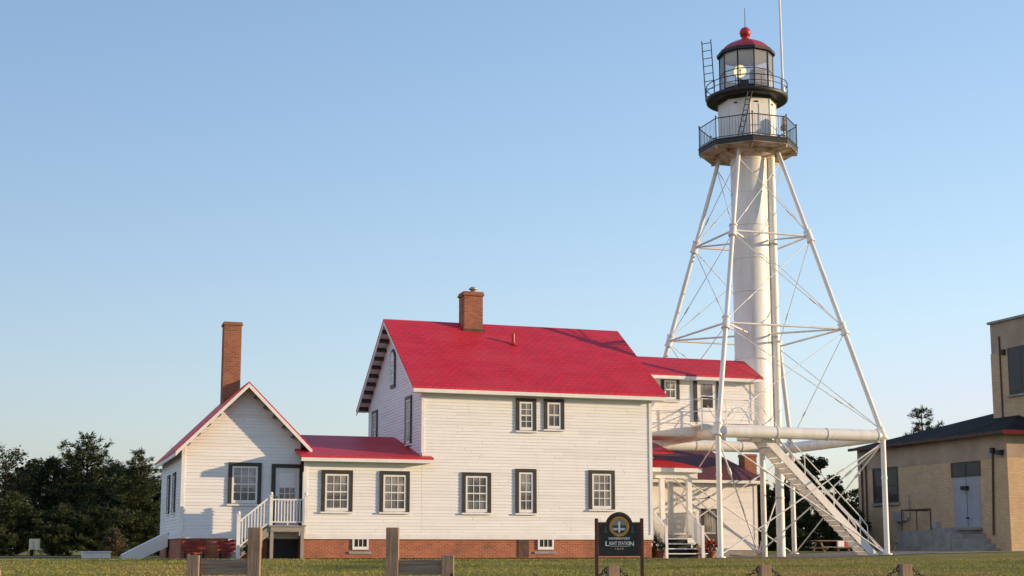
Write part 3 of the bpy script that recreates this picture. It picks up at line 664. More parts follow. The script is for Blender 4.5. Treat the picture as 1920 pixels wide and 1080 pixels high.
for i in range(8):
    a, b = V8[i], V8[(i+1) % 8]; mb.tube(a, a+up*.97, .023, 8); mb.ball(a+up*.98, .04, 5); mb.tube(a+up*.9, b+up*.9, .022, 6); mb.tube(a+up*.07, b+up*.07, .018, 6)
    for j in range(1, 13): p = a+(b-a)*(j/13); mb.tube(p+up*.07, p+up*.9, .0075, 5, None, False)
mb.build('railing', M['black'], bal)
# watch room
mb = MB(); mb.lathe([(1.22, ZB+.002), (1.22, 19.40)], TA, 8, PH, False); wrm = mb.build('watch_room', M['towerwhite'], tower)
dn = Vector((cos(R(-90)), sin(R(-90)), 0)); ap = 1.22*cos(pi/8)
mb = MB()
for t, w0, w1, z0, z1 in ((-90, -.05, .38, ZB+.06, 19.0), (-45, -.2, .2, ZB+.9, 18.9)):
    n_ = Vector((cos(R(t)), sin(R(t)), 0)); u_ = Vector((-n_.y, n_.x, 0))
    mb.obox(TA+n_*(ap+.012)+u_*((w0+w1)/2)+up*((z0+z1)/2), (u_, n_, up), ((w1-w0)/2, .01, (z1-z0)/2))
mb.build('door', M['white'], wrm)
mb = MB()
for t in (-135, -90, -45, 0):
    n_ = Vector((cos(R(t)), sin(R(t)), 0)); u_ = Vector((-n_.y, n_.x, 0)); mb.obox(TA+n_*(ap+.02)+up*19.08-u_*.15, (u_, n_, up), (.07, .02, .03))
mb.build('vent', M['black'], wrm)
mb = MB()
for i in range(8):
    t = PH+i*pi/4; c = TA+Vector((1.222*cos(t), 1.222*sin(t), 0)); mb.tube(c+up*(ZB+.01), c+up*19.4, .022, 6)
mb.build('corner_strip', M['towerwhite'], wrm)
# gallery
RG = 1.73; ZG = 19.56
mb = MB(); mb.disc(TA+up*ZG, RG, 48); mb.lathe([(RG, ZG), (RG+.02, ZG-.04), (RG, ZG-.17), (RG-.07, ZG-.2)], TA, 48); mb.disc(TA+up*(ZG-.2), RG-.07, 48, 0, False)
mb.lathe([(1.3, ZG-.2), (1.26, ZG-.3)], TA, 8, PH, False); gal = mb.build('gallery', M['black'], tower)
mb = MB(); N = 40
for h, r in ((.52, .020), (.27, .015)):
    q = [TA+Vector((cos(2*pi*i/N)*RG, sin(2*pi*i/N)*RG, ZG+h)) for i in range(N+1)]; mb.path(q, r, 6)
for i in range(10):
    t = 2*pi*(i+.3)/10; c = TA+Vector((cos(t)*RG, sin(t)*RG, ZG)); mb.tube(c-up*.1, c+up*.53, .018, 6)
mb.build('railing', M['black'], gal)
# lantern
RL = 1.13; ZA, ZC = ZG, 21.42; LP = R(18+18)-R(28)
mb = MB(); mb.lathe([(RL, ZA), (RL, ZA+.26), (RL-.04, ZA+.26)], TA, 10, LP, False); mb.lathe([(RL-.04, ZA+.26), (RL-.04, ZA)], TA, 10, LP, False)
LV = [TA+Vector((cos(LP+2*pi*i/10)*RL, sin(LP+2*pi*i/10)*RL, 0)) for i in range(10)]
for i in range(10):
    a, b = LV[i], LV[(i+1) % 10]; mb.tube(a+up*(ZA+.02), a+up*ZC, .034, 8); mb.tube(a+up*(ZA+.28), b+up*(ZA+.28), .025, 6)
    mb.tube(a+up*(ZA+1.02), b+up*(ZA+1.02), .02, 6)
lan = mb.build('lantern_room', M['black'], tower)
for i in range(10):
    a, b = LV[i], LV[(i+1) % 10]; d = (b-a)*.03
    mb = MB(); mb.add([a+d+up*(ZA+.27), b-d+up*(ZA+.27), b-d+up*(ZC-.01), a+d+up*(ZC-.01)], [(0, 1, 2, 3)]); mb.build('pane', M['clear'], lan)
mb = MB(); mb.lathe([(.02, 21.38), (1.0, 21.38)], TA, 10, LP, False); mb.disc(TA+up*(ZA+.02), 1.08, 24); mb.lathe([(.34, ZA+.03), (.34, ZA+.36), (.2, ZA+.42), (.2, ZA+.6)], TA, 20)
mb.build('lamp_pedestal', M['white'], lan)
mb = MB(); t0 = atan2(FW.y, FW.x); V = []
for i in range(25):
    t = t0-2.0+4.0*i/24; r_ = .98+.02*(i % 2); V += [TA+Vector((r_*cos(t), r_*sin(t), ZA+.28)), TA+Vector((r_*cos(t), r_*sin(t), ZA+.98))]
mb.add(V, [(2*i, 2*i+2, 2*i+3, 2*i+1) for i in range(24)], True); mb.build('curtain', M['white'], lan)
LC = TA+RT*-.34+FW*-.45+up*20.62; ld = (FW*-1+RT*-.15+up*-.15).normalized()
mb = MB(); mb.tube(LC-ld*.42, LC, .20, 24, .29); bea = mb.build('beacon', M['galv'], lan)
mb = MB(); mb.tube(LC+ld*.001, LC+ld*.035, .265, 28); mb.build('lens', M['lamp'], bea)
mb = MB(); mb.tube(LC+ld*.04-up*.2, LC+ld*.04+up*.06, .022, 6); mb.tube(LC-ld*.1, LC-ld*.1-up*.55, .06, 8); mb.ball(LC+ld*.045+up*.05, .045, 6); mb.build('bulb_holder', M['black'], bea)
mb = MB(); q = TA+RT*.42+FW*-.35+up*20.35; mb.obox(q, (RT, FW, up), (.30, .25, .33)); mb.build('control_box', M['bluebox'], lan)
mb = MB(); q = TA+RT*-.28+FW*-1.13+up*(ZA+.16); mb.obox(q, (RT, FW, up), (.19, .03, .30)); mb.build('hatch', M['black'], lan)
mb = MB(); mb.lathe([(RL-.06, ZC), (1.25, ZC+.0), (1.25, ZC+.13), (1.2, ZC+.16)], TA, 10, LP, False); mb.disc(TA+up*(ZC+.0), 1.2, 10, LP, False); lr = mb.build('cornice', M['black'], tower)
mb = MB(); mb.lathe([(1.2, ZC+.155), (1.03, ZC+.33), (.80, ZC+.50), (.52, ZC+.65), (.27, ZC+.75), (.17, ZC+.80)], TA, 10, LP, False)
mb.lathe([(.18, ZC+.79), (.15, ZC+.88), (.2, ZC+.92)], TA, 20); dm = mb.build('dome', M['redmetal'], tower)
mb = MB(); mb.ball(TA+up*(ZC+1.1), .245, 12); mb.build('vent_ball', M['redmetal'], dm)
mb = MB(); mb.tube(TA+up*(ZC+1.3), TA+up*(ZC+2.22), .018, 6, .012); mb.build('lightning_rod', M['black'], dm)
# ladders
def ladder(b0, t0, side, w, n, r=.02):
    mb = MB(); s_ = side*(w/2)
    for k in (-1, 1): mb.tube(b0+s_*k, t0+s_*k, r, 6)
    for i in range(n):
        p = b0+(t0-b0)*((i+.6)/n); mb.tube(p-s_, p+s_, r*.7, 6)
    return mb.build('ladder', M['black'], tower)
sd = (RT*.93+FW*-.37+up*.05).normalized()
ladder(TA+RT*-1.57+up*(ZG-.1), TA+RT*-1.70+up*(ZG+2.62), sd, .40, 8, .024)
ladder(TA+RT*-.62+FW*-1.82+up*(ZB+.02), TA+RT*-.10+FW*-1.66+up*(ZG+.0), RT, .18, 9, .024)
mb = MB(); q = TA+RT*1.42+FW*-.75; mb.tube(q+up*(ZG), q+RT*-.05+up*25.5, .052, 10, .04); mb.tube(q+up*ZG, q+up*(ZG+.28), .09, 10); mb.build('antenna', M['white'], tower)
mb = MB(); q = TA+RT*1.36+FW*-1.05; mb.tube(q+up*ZB, q+up*(ZB+.45), .05, 8); mb.lathe([(.09, .45), (.16, .5), (.16, .62), (.1, .7), (.1, 1.0), (.02, 1.1)], q+up*ZB, 16); mb.build('fog_signal', M['rustwhite'], tower)
# platform walkway, railing and stair
mb = MB(); mb.box(11.3, 14.5, .62, 1.6, PZ+.2, PZ+.26); mb.box(11.3, 14.5, .64, .70, PZ+.06, PZ+.199); walk = mb.build('walkway', M['towerwhite'], tower)
mb = MB(); wz0 = PZ+.26
for x in (11.35, 12.4, 13.4): mb.tube((x, .7, wz0), (x, .7, wz0+1.0), .022, 6)
for h in (.5, .98): mb.tube((11.35, .7, wz0+h), (13.6, .7, wz0+h), .018, 6)
for h in (.5, .98): mb.tube((11.35, .7, wz0+h), (L+.9, 1.62, wz0+h-.05), .016, 6)
for c, h in ((13.6, .98), (13.6, .5)):
    mb.path([(13.6+.45*sin(t), .7, wz0+h-.45*(1-cos(t))) for t in [R(a) for a in range(0, 91, 15)]], .016, 6)
for k in (0, 1):
    mb.path([(13.0+i*.15, .68+k*.9, wz0+.1+.75*sin(pi*i/9)) for i in range(10)], .014, 6)
mb.build('railing', M['towerwhite'], walk)
YS, SW = .62, .85; a, b = Vector((13.9, YS, 4.78)), Vector((18.72, YS, .12)); d = (b-a).normalized(); nn = Vector((-d.z, 0, d.x))
if nn.z < 0: nn = -nn
mb = MB()
for y in (YS, YS+SW): mb.obox((a+b)/2+Vector((0, y-YS, 0)), (d, (0, 1, 0), nn), ((b-a).length/2+.1, .03, .15))
stair = mb.build('staircase', M['towerwhite'], tower)
for i in range(23):
    p = a+(b-a)*((i+.5)/23); mb = MB(); mb.box(p.x-.14, p.x+.12, YS+.032, YS+SW-.032, p.z-.02, p.z+.02); mb.box(p.x-.14, p.x-.115, YS+.033, YS+SW-.033, p.z-.17, p.z-.021); mb.build('tread', M['towerwhite'], stair)
for y in (YS, YS+SW):
    mb = MB()
    for h in (.5, .98): mb.tube(a+up*h+Vector((.5, y-YS, -.48)), b+up*h+Vector((-.55 if h > .9 else .2, y-YS, .5 if h > .9 else -.2)), .022, 6)
    for t in (.12, .38, .64, .88): p = a+(b-a)*t+Vector((0, y-YS, 0)); mb.tube(p, p+up*.98, .022, 6)
    q = b+Vector((-.55, y-YS, 1.48)); mb.path([q, q+Vector((.3, 0, -.35)), q+Vector((.32, 0, -1.15))], .022, 6); mb.build('handrail', M['towerwhite'], stair)

# ------------------------------------------------------------------ low outbuilding behind the tower
OX0, OX1, OY0, OY1 = 9.8, 17.5, 8.0, 11.2
ob = thing('outbuilding', (14, 8, 0), 'low white clapboard outbuilding with maroon hip roof behind the lighthouse stair', 'outbuilding')
of = Plane((0, OY0, 0), (1, 0, 0)); orr = Plane((OX1, 0, 0), (0, 1, 0))
mb = MB(); of.clap(mb, [(OX0, .3), (OX1, .3), (OX1, 3.3), (OX0, 3.3)]); orr.clap(mb, [(OY0, .3), (OY1, .3), (OY1, 3.3), (OY0, 3.3)]); mb.box(OX0, OX0+.02, OY0, OY1, .3, 3.3); mb.box(OX0, OX1, OY1, OY1+.02, .3, 3.3); mb.build('wall', M['siding'], ob)
mb = MB(); mb.box(OX0, OX1-.02, OY0+.03, OY1, -.3, .298); mb.build('foundation', M['concrete'], ob)
mb = MB(); mb.box(OX1-.12, OX1+.03, OY0-.035, OY0, .32, 3.28); mb.split('corner_board', M['white'], ob)
o = .42; t = 2.0; e = 3.34; hz = e+t*.75
P = [(OX0-o, OY0-o, e), (OX1+o, OY0-o, e), (OX1+o, OY1+o, e), (OX0-o, OY1+o, e), (OX0-o+t, OY0-o+t, hz), (OX1+o-t, OY0-o+t, hz)]
mb = MB(); mb.add(P, [(0, 1, 5, 4), (1, 2, 5), (2, 3, 4, 5), (3, 0, 4), (3, 2, 1, 0)]); orf = mb.build('roof', M['oldroof'], ob)
mb = MB(); mb.box(OX0-o, OX1+o-.01, OY0-o-.0, OY0-o+.04, e-.13, e-.004); mb.box(OX1+o-.04, OX1+o-.01, OY0-o+.04, OY1+o, e-.13, e-.004); mb.build('fascia', M['white'], orf)
chimney(ob, 17.56, 18.16, 9.1, 9.7, .0, 4.62, .03, .12)
mb = MB(); of.box(mb, 14.78, 15.56, .42, 2.10, .0, .05); dr = mb.build('door', M['trim'], ob)
mb = MB(); of.box(mb, 14.90, 15.44, 1.1, 2.0, .051, .06); mb.build('screen', M['glass'], dr)
mb = MB(); of.box(mb, 14.9, 15.44, 1.0, 1.08, .051, .07); mb.build('handle', M['galv'], dr)
mb = MB(); mb.tube(of.p(14.95, 2.55, 0), of.p(15.05, 2.6, .25), .02, 6); mb.ball(of.p(15.05, 2.6, .3), .07, 6); mb.build('wall_lamp', M['black'], ob)
mb = MB(); of.box(mb, 14.6, 15.8, .0, .38, .1, .6); mb.build('doorstep', M['concrete'], ob)

# ------------------------------------------------------------------ brick fog-signal building at the right
BX, BY0, BY1 = 24.0, -1.0, 10.0; gB = .22
bb = thing('brick_building', (BX, BY0, gB), 'tan brick building with grey double door and taller block behind, right of the lighthouse', 'brick building')
bl = Plane((BX, 0, 0), (0, -1, 0)); bf = Plane((0, BY0, 0), (1, 0, 0))
mb = MB(); mb.box(BX, 36, BY0, BY1, -.3, 4.0); mb.build('wall', M['tanbrick'], bb)
mb = MB(); mb.box(BX-.012, 36, BY0-.012, BY1, 4.0, 4.98); mb.build('frieze', M['stucco'], bb)
mb = MB(); e = 5.02; o = .42; P = [(BX-o, BY0-o, e), (36+o, BY0-o, e), (36+o, BY1+.12, e), (BX-o, BY1+.12, e)]; t = 5.0; hz = e+1.5
P += [(BX-o+t, BY0-o+t, hz), (36, BY0-o+t, hz), (36, BY1+o-t, hz), (BX-o+t, BY1+o-t, hz)]
P = [(a, b, c) for a, b, c in P]
mb.add(P, [(0, 1, 5, 4), (1, 2, 6, 5), (2, 3, 7, 6), (3, 0, 4, 7), (4, 5, 6, 7), (3, 2, 1, 0)]); br = mb.build('roof', M['darkroof'], bb)
mb = MB(); mb.box(BX-o-.02, BX-o+.03, BY0-o, BY1+.12, e-.1, e+.03); mb.build('gutter', M['rustbrown'], br)
mb = MB(); mb.box(BX-o-.02, 36, BY0-o-.05, BY0-o+.0, e-.12, e+.04); mb.build('gutter', M['redmetal'], br)
mb = MB(); mb.box(27.0, 36, -3.5, 3.62, 5.6, 10.22); mb.build('wall', M['stucco'], bb)
tl = Plane((27.0, 0, 0), (0, -1, 0))
mb = MB(); mb.box(26.985, 36.0, -3.52, 3.66, 5.6, 8.9); tw = mb.build('tall_block', M['tanbrick'], bb)
mb = MB(); mb.box(26.9, 36, -3.6, 3.72, 10.22, 10.32); mb.build('coping', M['concrete'], tw)
mb = MB(); tl.box(mb, -2.45, -.6, 6.95, 9.0, .02, .06); w_ = mb.build('window', M['trim'], bb)
mb = MB(); tl.box(mb, -2.3, -1.6, 7.1, 8.9, .061, .066); tl.box(mb, -1.5, -.75, 7.1, 8.9, .061, .066); mb.build('pane', M['darkglass'], w_)
mb = MB(); tl.box(mb, -2.55, -.5, 6.86, 6.94, .02, .12); mb.build('sill', M['concrete'], w_)
mb = MB(); tl.box(mb, -2.82, -2.62, 8.75, 8.98, .02, .12); mb.build('wall_lamp', M['black'], bb)
mb = MB(); mb.tube(tl.p(-2.98, 5.9, .05), tl.p(-2.98, 9.6, .05), .035, 8); mb.build('downpipe', M['rustbrown'], bb)
# door, window and fittings of the left wall
mb = MB(); bl.box(mb, -2.62, -.80, 1.24, 3.34, -.02, .012); dr = mb.build('door', M['doorgrey'], bb); dr['label'] = 'grey steel double door'
mb = MB(); bl.box(mb, -1.72, -1.70, 1.26, 3.32, .012, .02); bl.box(mb, -1.95, -1.55, 2.8, 2.95, .012, .16); bl.box(mb, -1.8, -1.62, 1.6, 1.66, .012, .05); mb.build('hasp', M['black'], dr)
mb = MB(); bl.box(mb, -2.62, -.80, 3.36, 3.92, .002, .02); w_ = mb.build('window', M['darkglass'], bb)
mb = MB()
for z0, z1 in ((3.34, 3.38), (3.9, 3.97)): bl.box(mb, -2.7, -.72, z0, z1, .021, .04)
for u in (-2.7, -1.75, -.78): bl.box(mb, u, u+.06, 3.382, 3.898, .021, .04)
mb.build('frame', M['trim'], w_)
mb = MB(); bl.box(mb, -8.62, -6.78, 2.5, 3.97, .002, .02); w_ = mb.build('window', M['darkglass'], bb)
mb = MB()
for z0, z1 in ((2.44, 2.5), (3.97, 4.05)): bl.box(mb, -8.7, -6.7, z0, z1, .005, .05)
for u in (-8.7, -7.73, -6.76): bl.box(mb, u, u+.06, 2.502, 3.968, .021, .05)
bl.box(mb, -8.64, -6.76, 3.2, 3.24, .0215, .045); mb.build('frame', M['trim'], w_)
mb = MB(); bl.box(mb, -8.8, -6.6, 2.32, 2.43, .0, .1); mb.build('sill', M['concrete'], w_)
for u in (-9.6, -9.25, .15+.0):
    mb = MB(); mb.tube(bl.p(min(u, .15) if u < 0 else -.02, .9, .06), bl.p(min(u, .15) if u < 0 else .18, 4.3, .06), .04, 8); mb.build('downpipe', M['rustbrown'], bb)
mb = MB(); bl.box(mb, .12, .30, 4.2, 4.42, .0, .16); mb.build('wall_lamp', M['black'], bb)
mb = MB(); bl.box(mb, .62, .82, 4.1, 4.25, .0, .25); bl.box(mb, .6, .86, 4.25, 4.30, .0, .2); mb.build('wall_lamp', M['black'], bb)
mb = MB(); bl.box(mb, -6.9, -6.35, 1.55, 2.0, .0, .2); bl.box(mb, -6.8, -6.6, .3, 1.55, .0, .08); mb.path([bl.p(-6.35, 1.62, .08), bl.p(-6.0, 1.62, .08), bl.p(-5.88, 1.75, .08), bl.p(-5.88, 2.75, .08)], .035, 8); mb.build('meter_box', M['galv'], bb)
mb = MB(); bl.box(mb, -3.9, -3.6, 1.05, 1.5, .0, .25); mb.build('meter_box', M['galv'], bb)
# stoop with steps and rail
stp = MB(); bl.box(stp, -4.6, -.9, .0, 1.12, .01, 1.5); bl.box(stp, -2.7, -.75, 1.12, 1.22, .015, 1.2); stoop = stp.build('stoop', M['concrete'], bb)
for i in range(4):
    mb = MB(); bl.box(mb, -.9+i*.3+.002, -.6+i*.3, .0, .95-i*.2, .02, 1.45); mb.build('step', M['concrete'], stoop)
mb = MB(); q = lambda u, z, dd=1.42: bl.p(u, z, dd)
mb.path([q(-4.4, 1.1), q(-4.4, 2.0), q(-2.3, 2.0), q(-2.3, 1.12)], .03, 8); mb.tube(q(-3.3, 1.1), q(-3.3, 2.0), .025, 8); mb.path([q(-4.4, 2.0), q(-4.4, 2.0, .05)], .03, 8); mb.build('railing', M['rustbrown'], stoop)

bb.scale = (1.297,)*3; bb.location = (34.98, 13.26, .19)      # a big building well beyond the tower

# ------------------------------------------------------------------ sign
sg = thing('sign', (-.2, -18.5, G(-.2, -18.5)), 'dark arched wooden sign with gold ring emblem and white light station lettering', 'sign')
SC = Vector((-.2, -18.5, 0)); SN = -FW
def sp(u, z, d=0): return SC+RT*u+up*z+SN*d
def sbox(mb, u0, u1, z0, z1, d0, d1): return mb.obox(sp((u0+u1)/2, (z0+z1)/2, (d0+d1)/2), (RT, SN, up), ((u1-u0)/2, abs(d1-d0)/2, (z1-z0)/2))
g0 = G(SC.x, SC.y)
for s_ in (-1, 1):
    mb = MB(); sbox(mb, s_*.52-.04, s_*.52+.04, g0-.3, 1.03, -.05, .05); mb.build('post', M['signbrown'], sg, .012)
def arch(w, zb, zs, r, zc, n=24):
    a0 = math.asin(max(-1, min(1, (zs-zc)/r))); u1 = r*cos(a0)
    return [(-w, zb), (w, zb), (w, zs)]+[(r*cos(t), zc+r*sin(t)) for t in [a0+(pi-2*a0)*i/n for i in range(n+1)]]+[(-w, zs)]
mb = MB(); mb.prism([sp(u, z, -.03) for u, z in arch(.478, .17, .945, .315, .86)], SN*.05); pn = mb.build('panel', M['signbrown'], sg)
mb = MB(); mb.prism([sp(u, z, .021) for u, z in arch(.415, .21, .88, .265, .86)], SN*.008); mb.build('face', M['signdark'], pn)
def ring(r0, r1, c, d0, t, n=48):
    mb = MB()
    for i in range(n):
        a, b = 2*pi*i/n, 2*pi*(i+1)/n
        mb.prism([sp(r0*cos(a), c+r0*sin(a), d0), sp(r1*cos(a), c+r1*sin(a), d0), sp(r1*cos(b), c+r1*sin(b), d0), sp(r0*cos(b), c+r0*sin(b), d0)], SN*t)
    return mb
EC = .845
em = ring(.165, .225, EC, .03, .012).build('emblem', M['gold'], pn)
ring(.19, .197, EC, .0425, .003).build('ring', M['signbrown'], em)
mb = MB(); mb.prism([sp(.164*cos(2*pi*i/40), EC+.164*sin(2*pi*i/40), .03) for i in range(40)], SN*.002); mb.build('sky_disc', M['deckgrey'], em)
def chord(z0, z1, mat, name, d):
    P = []
    for i in range(9): z = EC+z0+(z1-z0)*i/8; P.append((sqrt(max(0, .163**2-(z-EC)**2)), z))
    mb = MB(); mb.prism([sp(u, z, d) for u, z in P]+[sp(-u, z, d) for u, z in P[::-1]], SN*.002); mb.build(name, mat, em)
chord(-.162, -.09, M['signdark'], 'shore', .033); chord(-.09, -.035, M['signblue'], 'water', .0335); chord(-.035, .03, M['signgreen'], 'tree_line', .0337)
mb = MB(); 
for s_ in (-1, 1): sbox(mb, min(s_*.03, s_*.13), max(s_*.03, s_*.13), EC-.062, EC-.04, .036, .039); sbox(mb, min(s_*.04, s_*.11), max(s_*.04, s_*.11), EC-.082, EC-.072, .036, .039)
sbox(mb, -.018, .018, EC-.135, EC+.085, .036, .042); sbox(mb, -.028, .01, EC+.07, EC+.078, .042, .044); sbox(mb, -.013, .013, EC+.085, EC+.12, .036, .042); mb.build('lighthouse_figure', M['signpale'], em)
def text(s_, zc, size, width, mat, name='lettering', big=None):
    cu = bpy.data.curves.new(name, 'FONT'); cu.body = s_; cu.size = size; cu.align_x = 'CENTER'; cu.extrude = .004; cu.offset = size*.012
    ob_ = bpy.data.objects.new(name, cu); COL.objects.link(ob_)
    if big:
        pass
    bpy.context.view_layer.update()
    me = bpy.data.meshes.new_from_object(ob_.evaluated_get(bpy.context.evaluated_depsgraph_get())); bpy.data.objects.remove(ob_)
    xs = [v.co.x for v in me.vertices]; k = width/(max(xs)-min(xs)); xm = (max(xs)+min(xs))/2
    off = sg.location
    for v in me.vertices:
        x, y, z = (v.co.x-xm)*k, v.co.y, v.co.z
        p = sp(x, zc+y, .034+z)-off; v.co = p
    me.name = name; me.materials.append(mat); o_ = bpy.data.objects.new(name, me); COL.objects.link(o_); o_.parent = pn; return o_
text('WHITEFISH POINT', .548, .074, .50, M['signtan'] if False else M['signpale'])
text('IGHT STATIO', .43, .105, .46, M['signpale']); 
o1 = text('L', .405, .15, .085, M['signpale']); o2 = text('N', .405, .15, .10, M['signpale'])
for v in o1.data.vertices: v.co += RT*-.277
for v in o2.data.vertices: v.co += RT*.283
mb = MB(); sbox(mb, -.225, .225, .395, .403, .03, .036); mb.build('underline', M['signpale'], pn)
text('1849', .315, .07, .20, M['signtan'])
mb = MB()
for s_ in (-1, 1):        # two small pine shapes on the panel
    for i in range(3): mb.prism([sp(s_*.31-.06+.015*i, .70+.05*i, .03), sp(s_*.31+.06-.015*i, .70+.05*i, .03), sp(s_*.31, .77+.05*i, .03)], SN*(.002+.001*i))
mb.build('tree_figure', M['signgreen'], pn)

# ------------------------------------------------------------------ timber fences and chain posts in front
def tpost(parent, c, w, z0, z1, name='post', rot=0):
    mb = MB(); a = (RT*cos(rot)+FW*sin(rot)); b = (FW*cos(rot)-RT*sin(rot)); mb.obox((c.x, c.y, (z0+z1)/2), (a, b, up), (w, w, (z1-z0)/2))
    return mb.build(name, M['wood'], parent, .008)
def at(px, d): return CAM+(FW+RT*((px-960)/FPX))*d      # on the plan: a pixel column and a distance
def timber_fence(pt, ps, label):
    T, S_ = at(pt, 22), at(ps, 22); g = G(T.x, T.y); f = thing('timber_fence', (T.x, T.y, g), label, 'fence', 'timber fences at the path')
    tpost(f, T, .095, g-.3, .655); tpost(f, S_, .095, g-.3, .235)
    d = (S_-T); d.z = 0; L_ = d.length; d.normalize(); n = Vector((-d.y, d.x, 0))
    mb = MB(); m_ = (T+S_)/2; mb.obox((m_.x, m_.y, .055), (d, n, up), (L_/2-.096, .04, .112)); mb.build('rail', M['woodrail'], f, .008)
timber_fence(483, 371, 'weathered timber fence in front of the small left wing, tall post right of short post')
timber_fence(738.5, 841, 'weathered timber fence in front of the main house, tall post left of short post')
CP = []
labs = ['short timber chain post standing in front of the sign', 'short timber chain post in front of the lighthouse legs', 'short timber chain post in front of the brick building']
first = None
chain_px = [(1146, 1060), (1427, 1059), (1687, 1057)]
for (px, py), lb in zip(chain_px, labs):
    c = at(px, 26); g = G(c.x, c.y); zt = .32-(py-1030.6)*26/FPX
    if first is None:
        f = thing('chain_post', (c.x, c.y, g), lb, 'post', 'chain posts along the lawn'); pz = g
        p_ = tpost(f, c, .10, g-.3, zt, 'post', .25)
        mb = MB()
        for s_ in (-1, 1): mb.path([c+RT*s_*(.10+.05*cos(t))+up*(zt-c.z-.08+.05*sin(t)) for t in [2*pi*i/8 for i in range(9)]], .012, 6)
        e_ = mb.build('eye_ring', M['black'], f); first = (f, p_, e_, zt-g)
    else:
        f = first[0].copy(); COL.objects.link(f); f.location = (c.x, c.y, zt-first[3]); f['label'] = lb
        for ch in first[1:3]:
            q = ch.copy(); COL.objects.link(q); q.parent = f
    CP.append((c, zt))
c4 = at(1945, 26); CP.append((c4, .0))
def chain(a, za, b, zb, label, sag=.42):
    mb = MB(); n = 44; P = []
    for i in range(n+1):
        t = i/n; p = a+(b-a)*t; P.append(Vector((p.x, p.y, za+(zb-za)*t-sag*4*t*(1-t))))
    for i in range(n):
        p, q = P[i], P[i+1]; d = (q-p).normalized(); s_ = (FW if i % 2 else up.cross(d)).normalized() if False else (Vector((0, 0, 1)) if i % 2 else FW); s_ = (s_-d*s_.dot(d)).normalized()
        c = (p+q)/2; l = (q-p).length*.62; w = .026
        mb.path([c+d*(l*cos(t))+s_*(w*sin(t)) for t in [2*pi*k/8 for k in range(9)]], .0085, 5)
    o_ = mb.build('chain', M['black']); tag(o_, label, 'chain', 'chains between the posts'); return o_
for i, lb in enumerate(('black chain sagging from the post before the sign to the next post', 'black chain sagging between the posts before the lighthouse and the brick building', 'black chain sagging from the post before the brick building to the right edge')):
    (a, za), (b, zb) = CP[i], CP[i+1]; chain(a+RT*.15, za-.1, b-RT*.15, zb-.1, lb)
a, za = CP[0]; b = at(1000, 26); chain(b, -.12, a-RT*.15, za-.1, 'black chain sagging left from the post before the sign', .3)
c = at(4, 24); mb = MB(); f = thing('edge_post', (c.x, c.y, G(c.x, c.y)), 'short weathered post at the bottom left corner of the lawn', 'post'); tpost(f, c, .07, G(c.x, c.y)-.3, .32-(1067-1030.6)*24/FPX)

# ------------------------------------------------------------------ small things
def onY(px, y):           # plan position of a pixel column on a line y = const
    r = FW+RT*((px-960)/FPX); return CAM+r*((y-CAM.y)/r.y)
c = onY(74, 8); f = thing('notice_box', (c.x, c.y, 0), 'small cream box on a thin stake beside the dark pines', 'box')
mb = MB(); mb.obox((c.x, c.y, .52), (RT, FW, up), (.17, .12, .20)); b_ = mb.build('box', plain('cream_paint', (.75, .66, .42)), f, .01)
mb = MB(); mb.obox((c.x-.08, c.y-.125, .52), (RT, FW, up), (.04, .004, .15)); mb.build('panel', M['galv'], b_)
mb = MB(); mb.tube((c.x, c.y, -.1), (c.x, c.y, .32), .03, 8); mb.build('stake', M['wood'], f)
a, b = onY(165, 7.5), onY(216, 7.5); f = thing('ground_hatch', ((a.x+b.x)/2, 7.5, 0), 'low pale grey hatch lying on the ground left of the white house', 'hatch')
mb = MB(); mb.prism([(a.x, 7.5, -.05), (b.x, 7.5, -.05), (b.x, 7.5, .22), (a.x-.03, 7.5, .22)], (0, 1.4, 0)); mb.build('curb', M['white'], f)
mb = MB(); mb.box(a.x-.06, b.x+.03, 7.45, 8.95, .222, .26); mb.build('lid', M['white'], f)

def leaves(mb, c, r, n, size, flat=1.0, rnd=random, asp=1.8):
    for _ in range(n):
        while True:
            v = Vector((rnd.uniform(-1, 1), rnd.uniform(-1, 1), rnd.uniform(-1, 1)))
            if v.length_squared <= 1: break
        p = c+Vector((v.x*r, v.y*r, v.z*r*flat)); a = Vector((rnd.gauss(0, 1), rnd.gauss(0, 1), rnd.gauss(0, .7))).normalized()
        b = a.orthogonal().normalized(); b.rotate(Matrix.Rotation(rnd.uniform(0, 6.28), 3, a)); s_ = size*rnd.uniform(.6, 1.3); a = a*(s_*asp/2); b = b*(s_/2)
        mb.add([p-a, p+b, p+a, p-b], [(0, 1, 2, 3)])
def flowerpot(x, y, r, h, label, bloom, nb, name='potted_plant', grp=None):
    g = G(x, y); f = thing(name, (x, y, g), label, 'plant', grp)
    mb = MB(); mb.lathe([(r*.7, 0), (r, h), (r*1.08, h), (r*1.08, h+.03), (r*.9, h+.03), (.01, h)], (x, y, g), 16); mb.build('pot', M['terracotta'], f)
    mb = MB(); leaves(mb, Vector((x, y, g+h+r*.9)), r*1.5, 130, .08); mb.build('foliage', M['leaf'], f)
    mb = MB(); leaves(mb, Vector((x, y, g+h+r*1.2)), r*1.5, nb, .075, .9, random, 1.1); b_ = mb.build('bloom', bloom, f); b_['kind'] = 'stuff'
flowerpot(11.72, .95, .2, .22, 'red flowering plant in a pot beside the porch steps', M['red'], 150)
flowerpot(9.35, .35, .2, .28, 'pale flowering plant in a pot under the left porch rail', M['signpale'], 26)
flowerpot(9.25, .95, .24, .4, 'tall leafy potted plant between the house corner and porch rail', M['leaf'], 60)
flowerpot(10.95, .55, .14, .2, 'dark leafy potted plant at the foot of the right porch rail', M['leaf'], 30)
flowerpot(-6.05, -.55, .13, .2, 'small terracotta pot plant below the entrance stair', M['leaf'], 20)
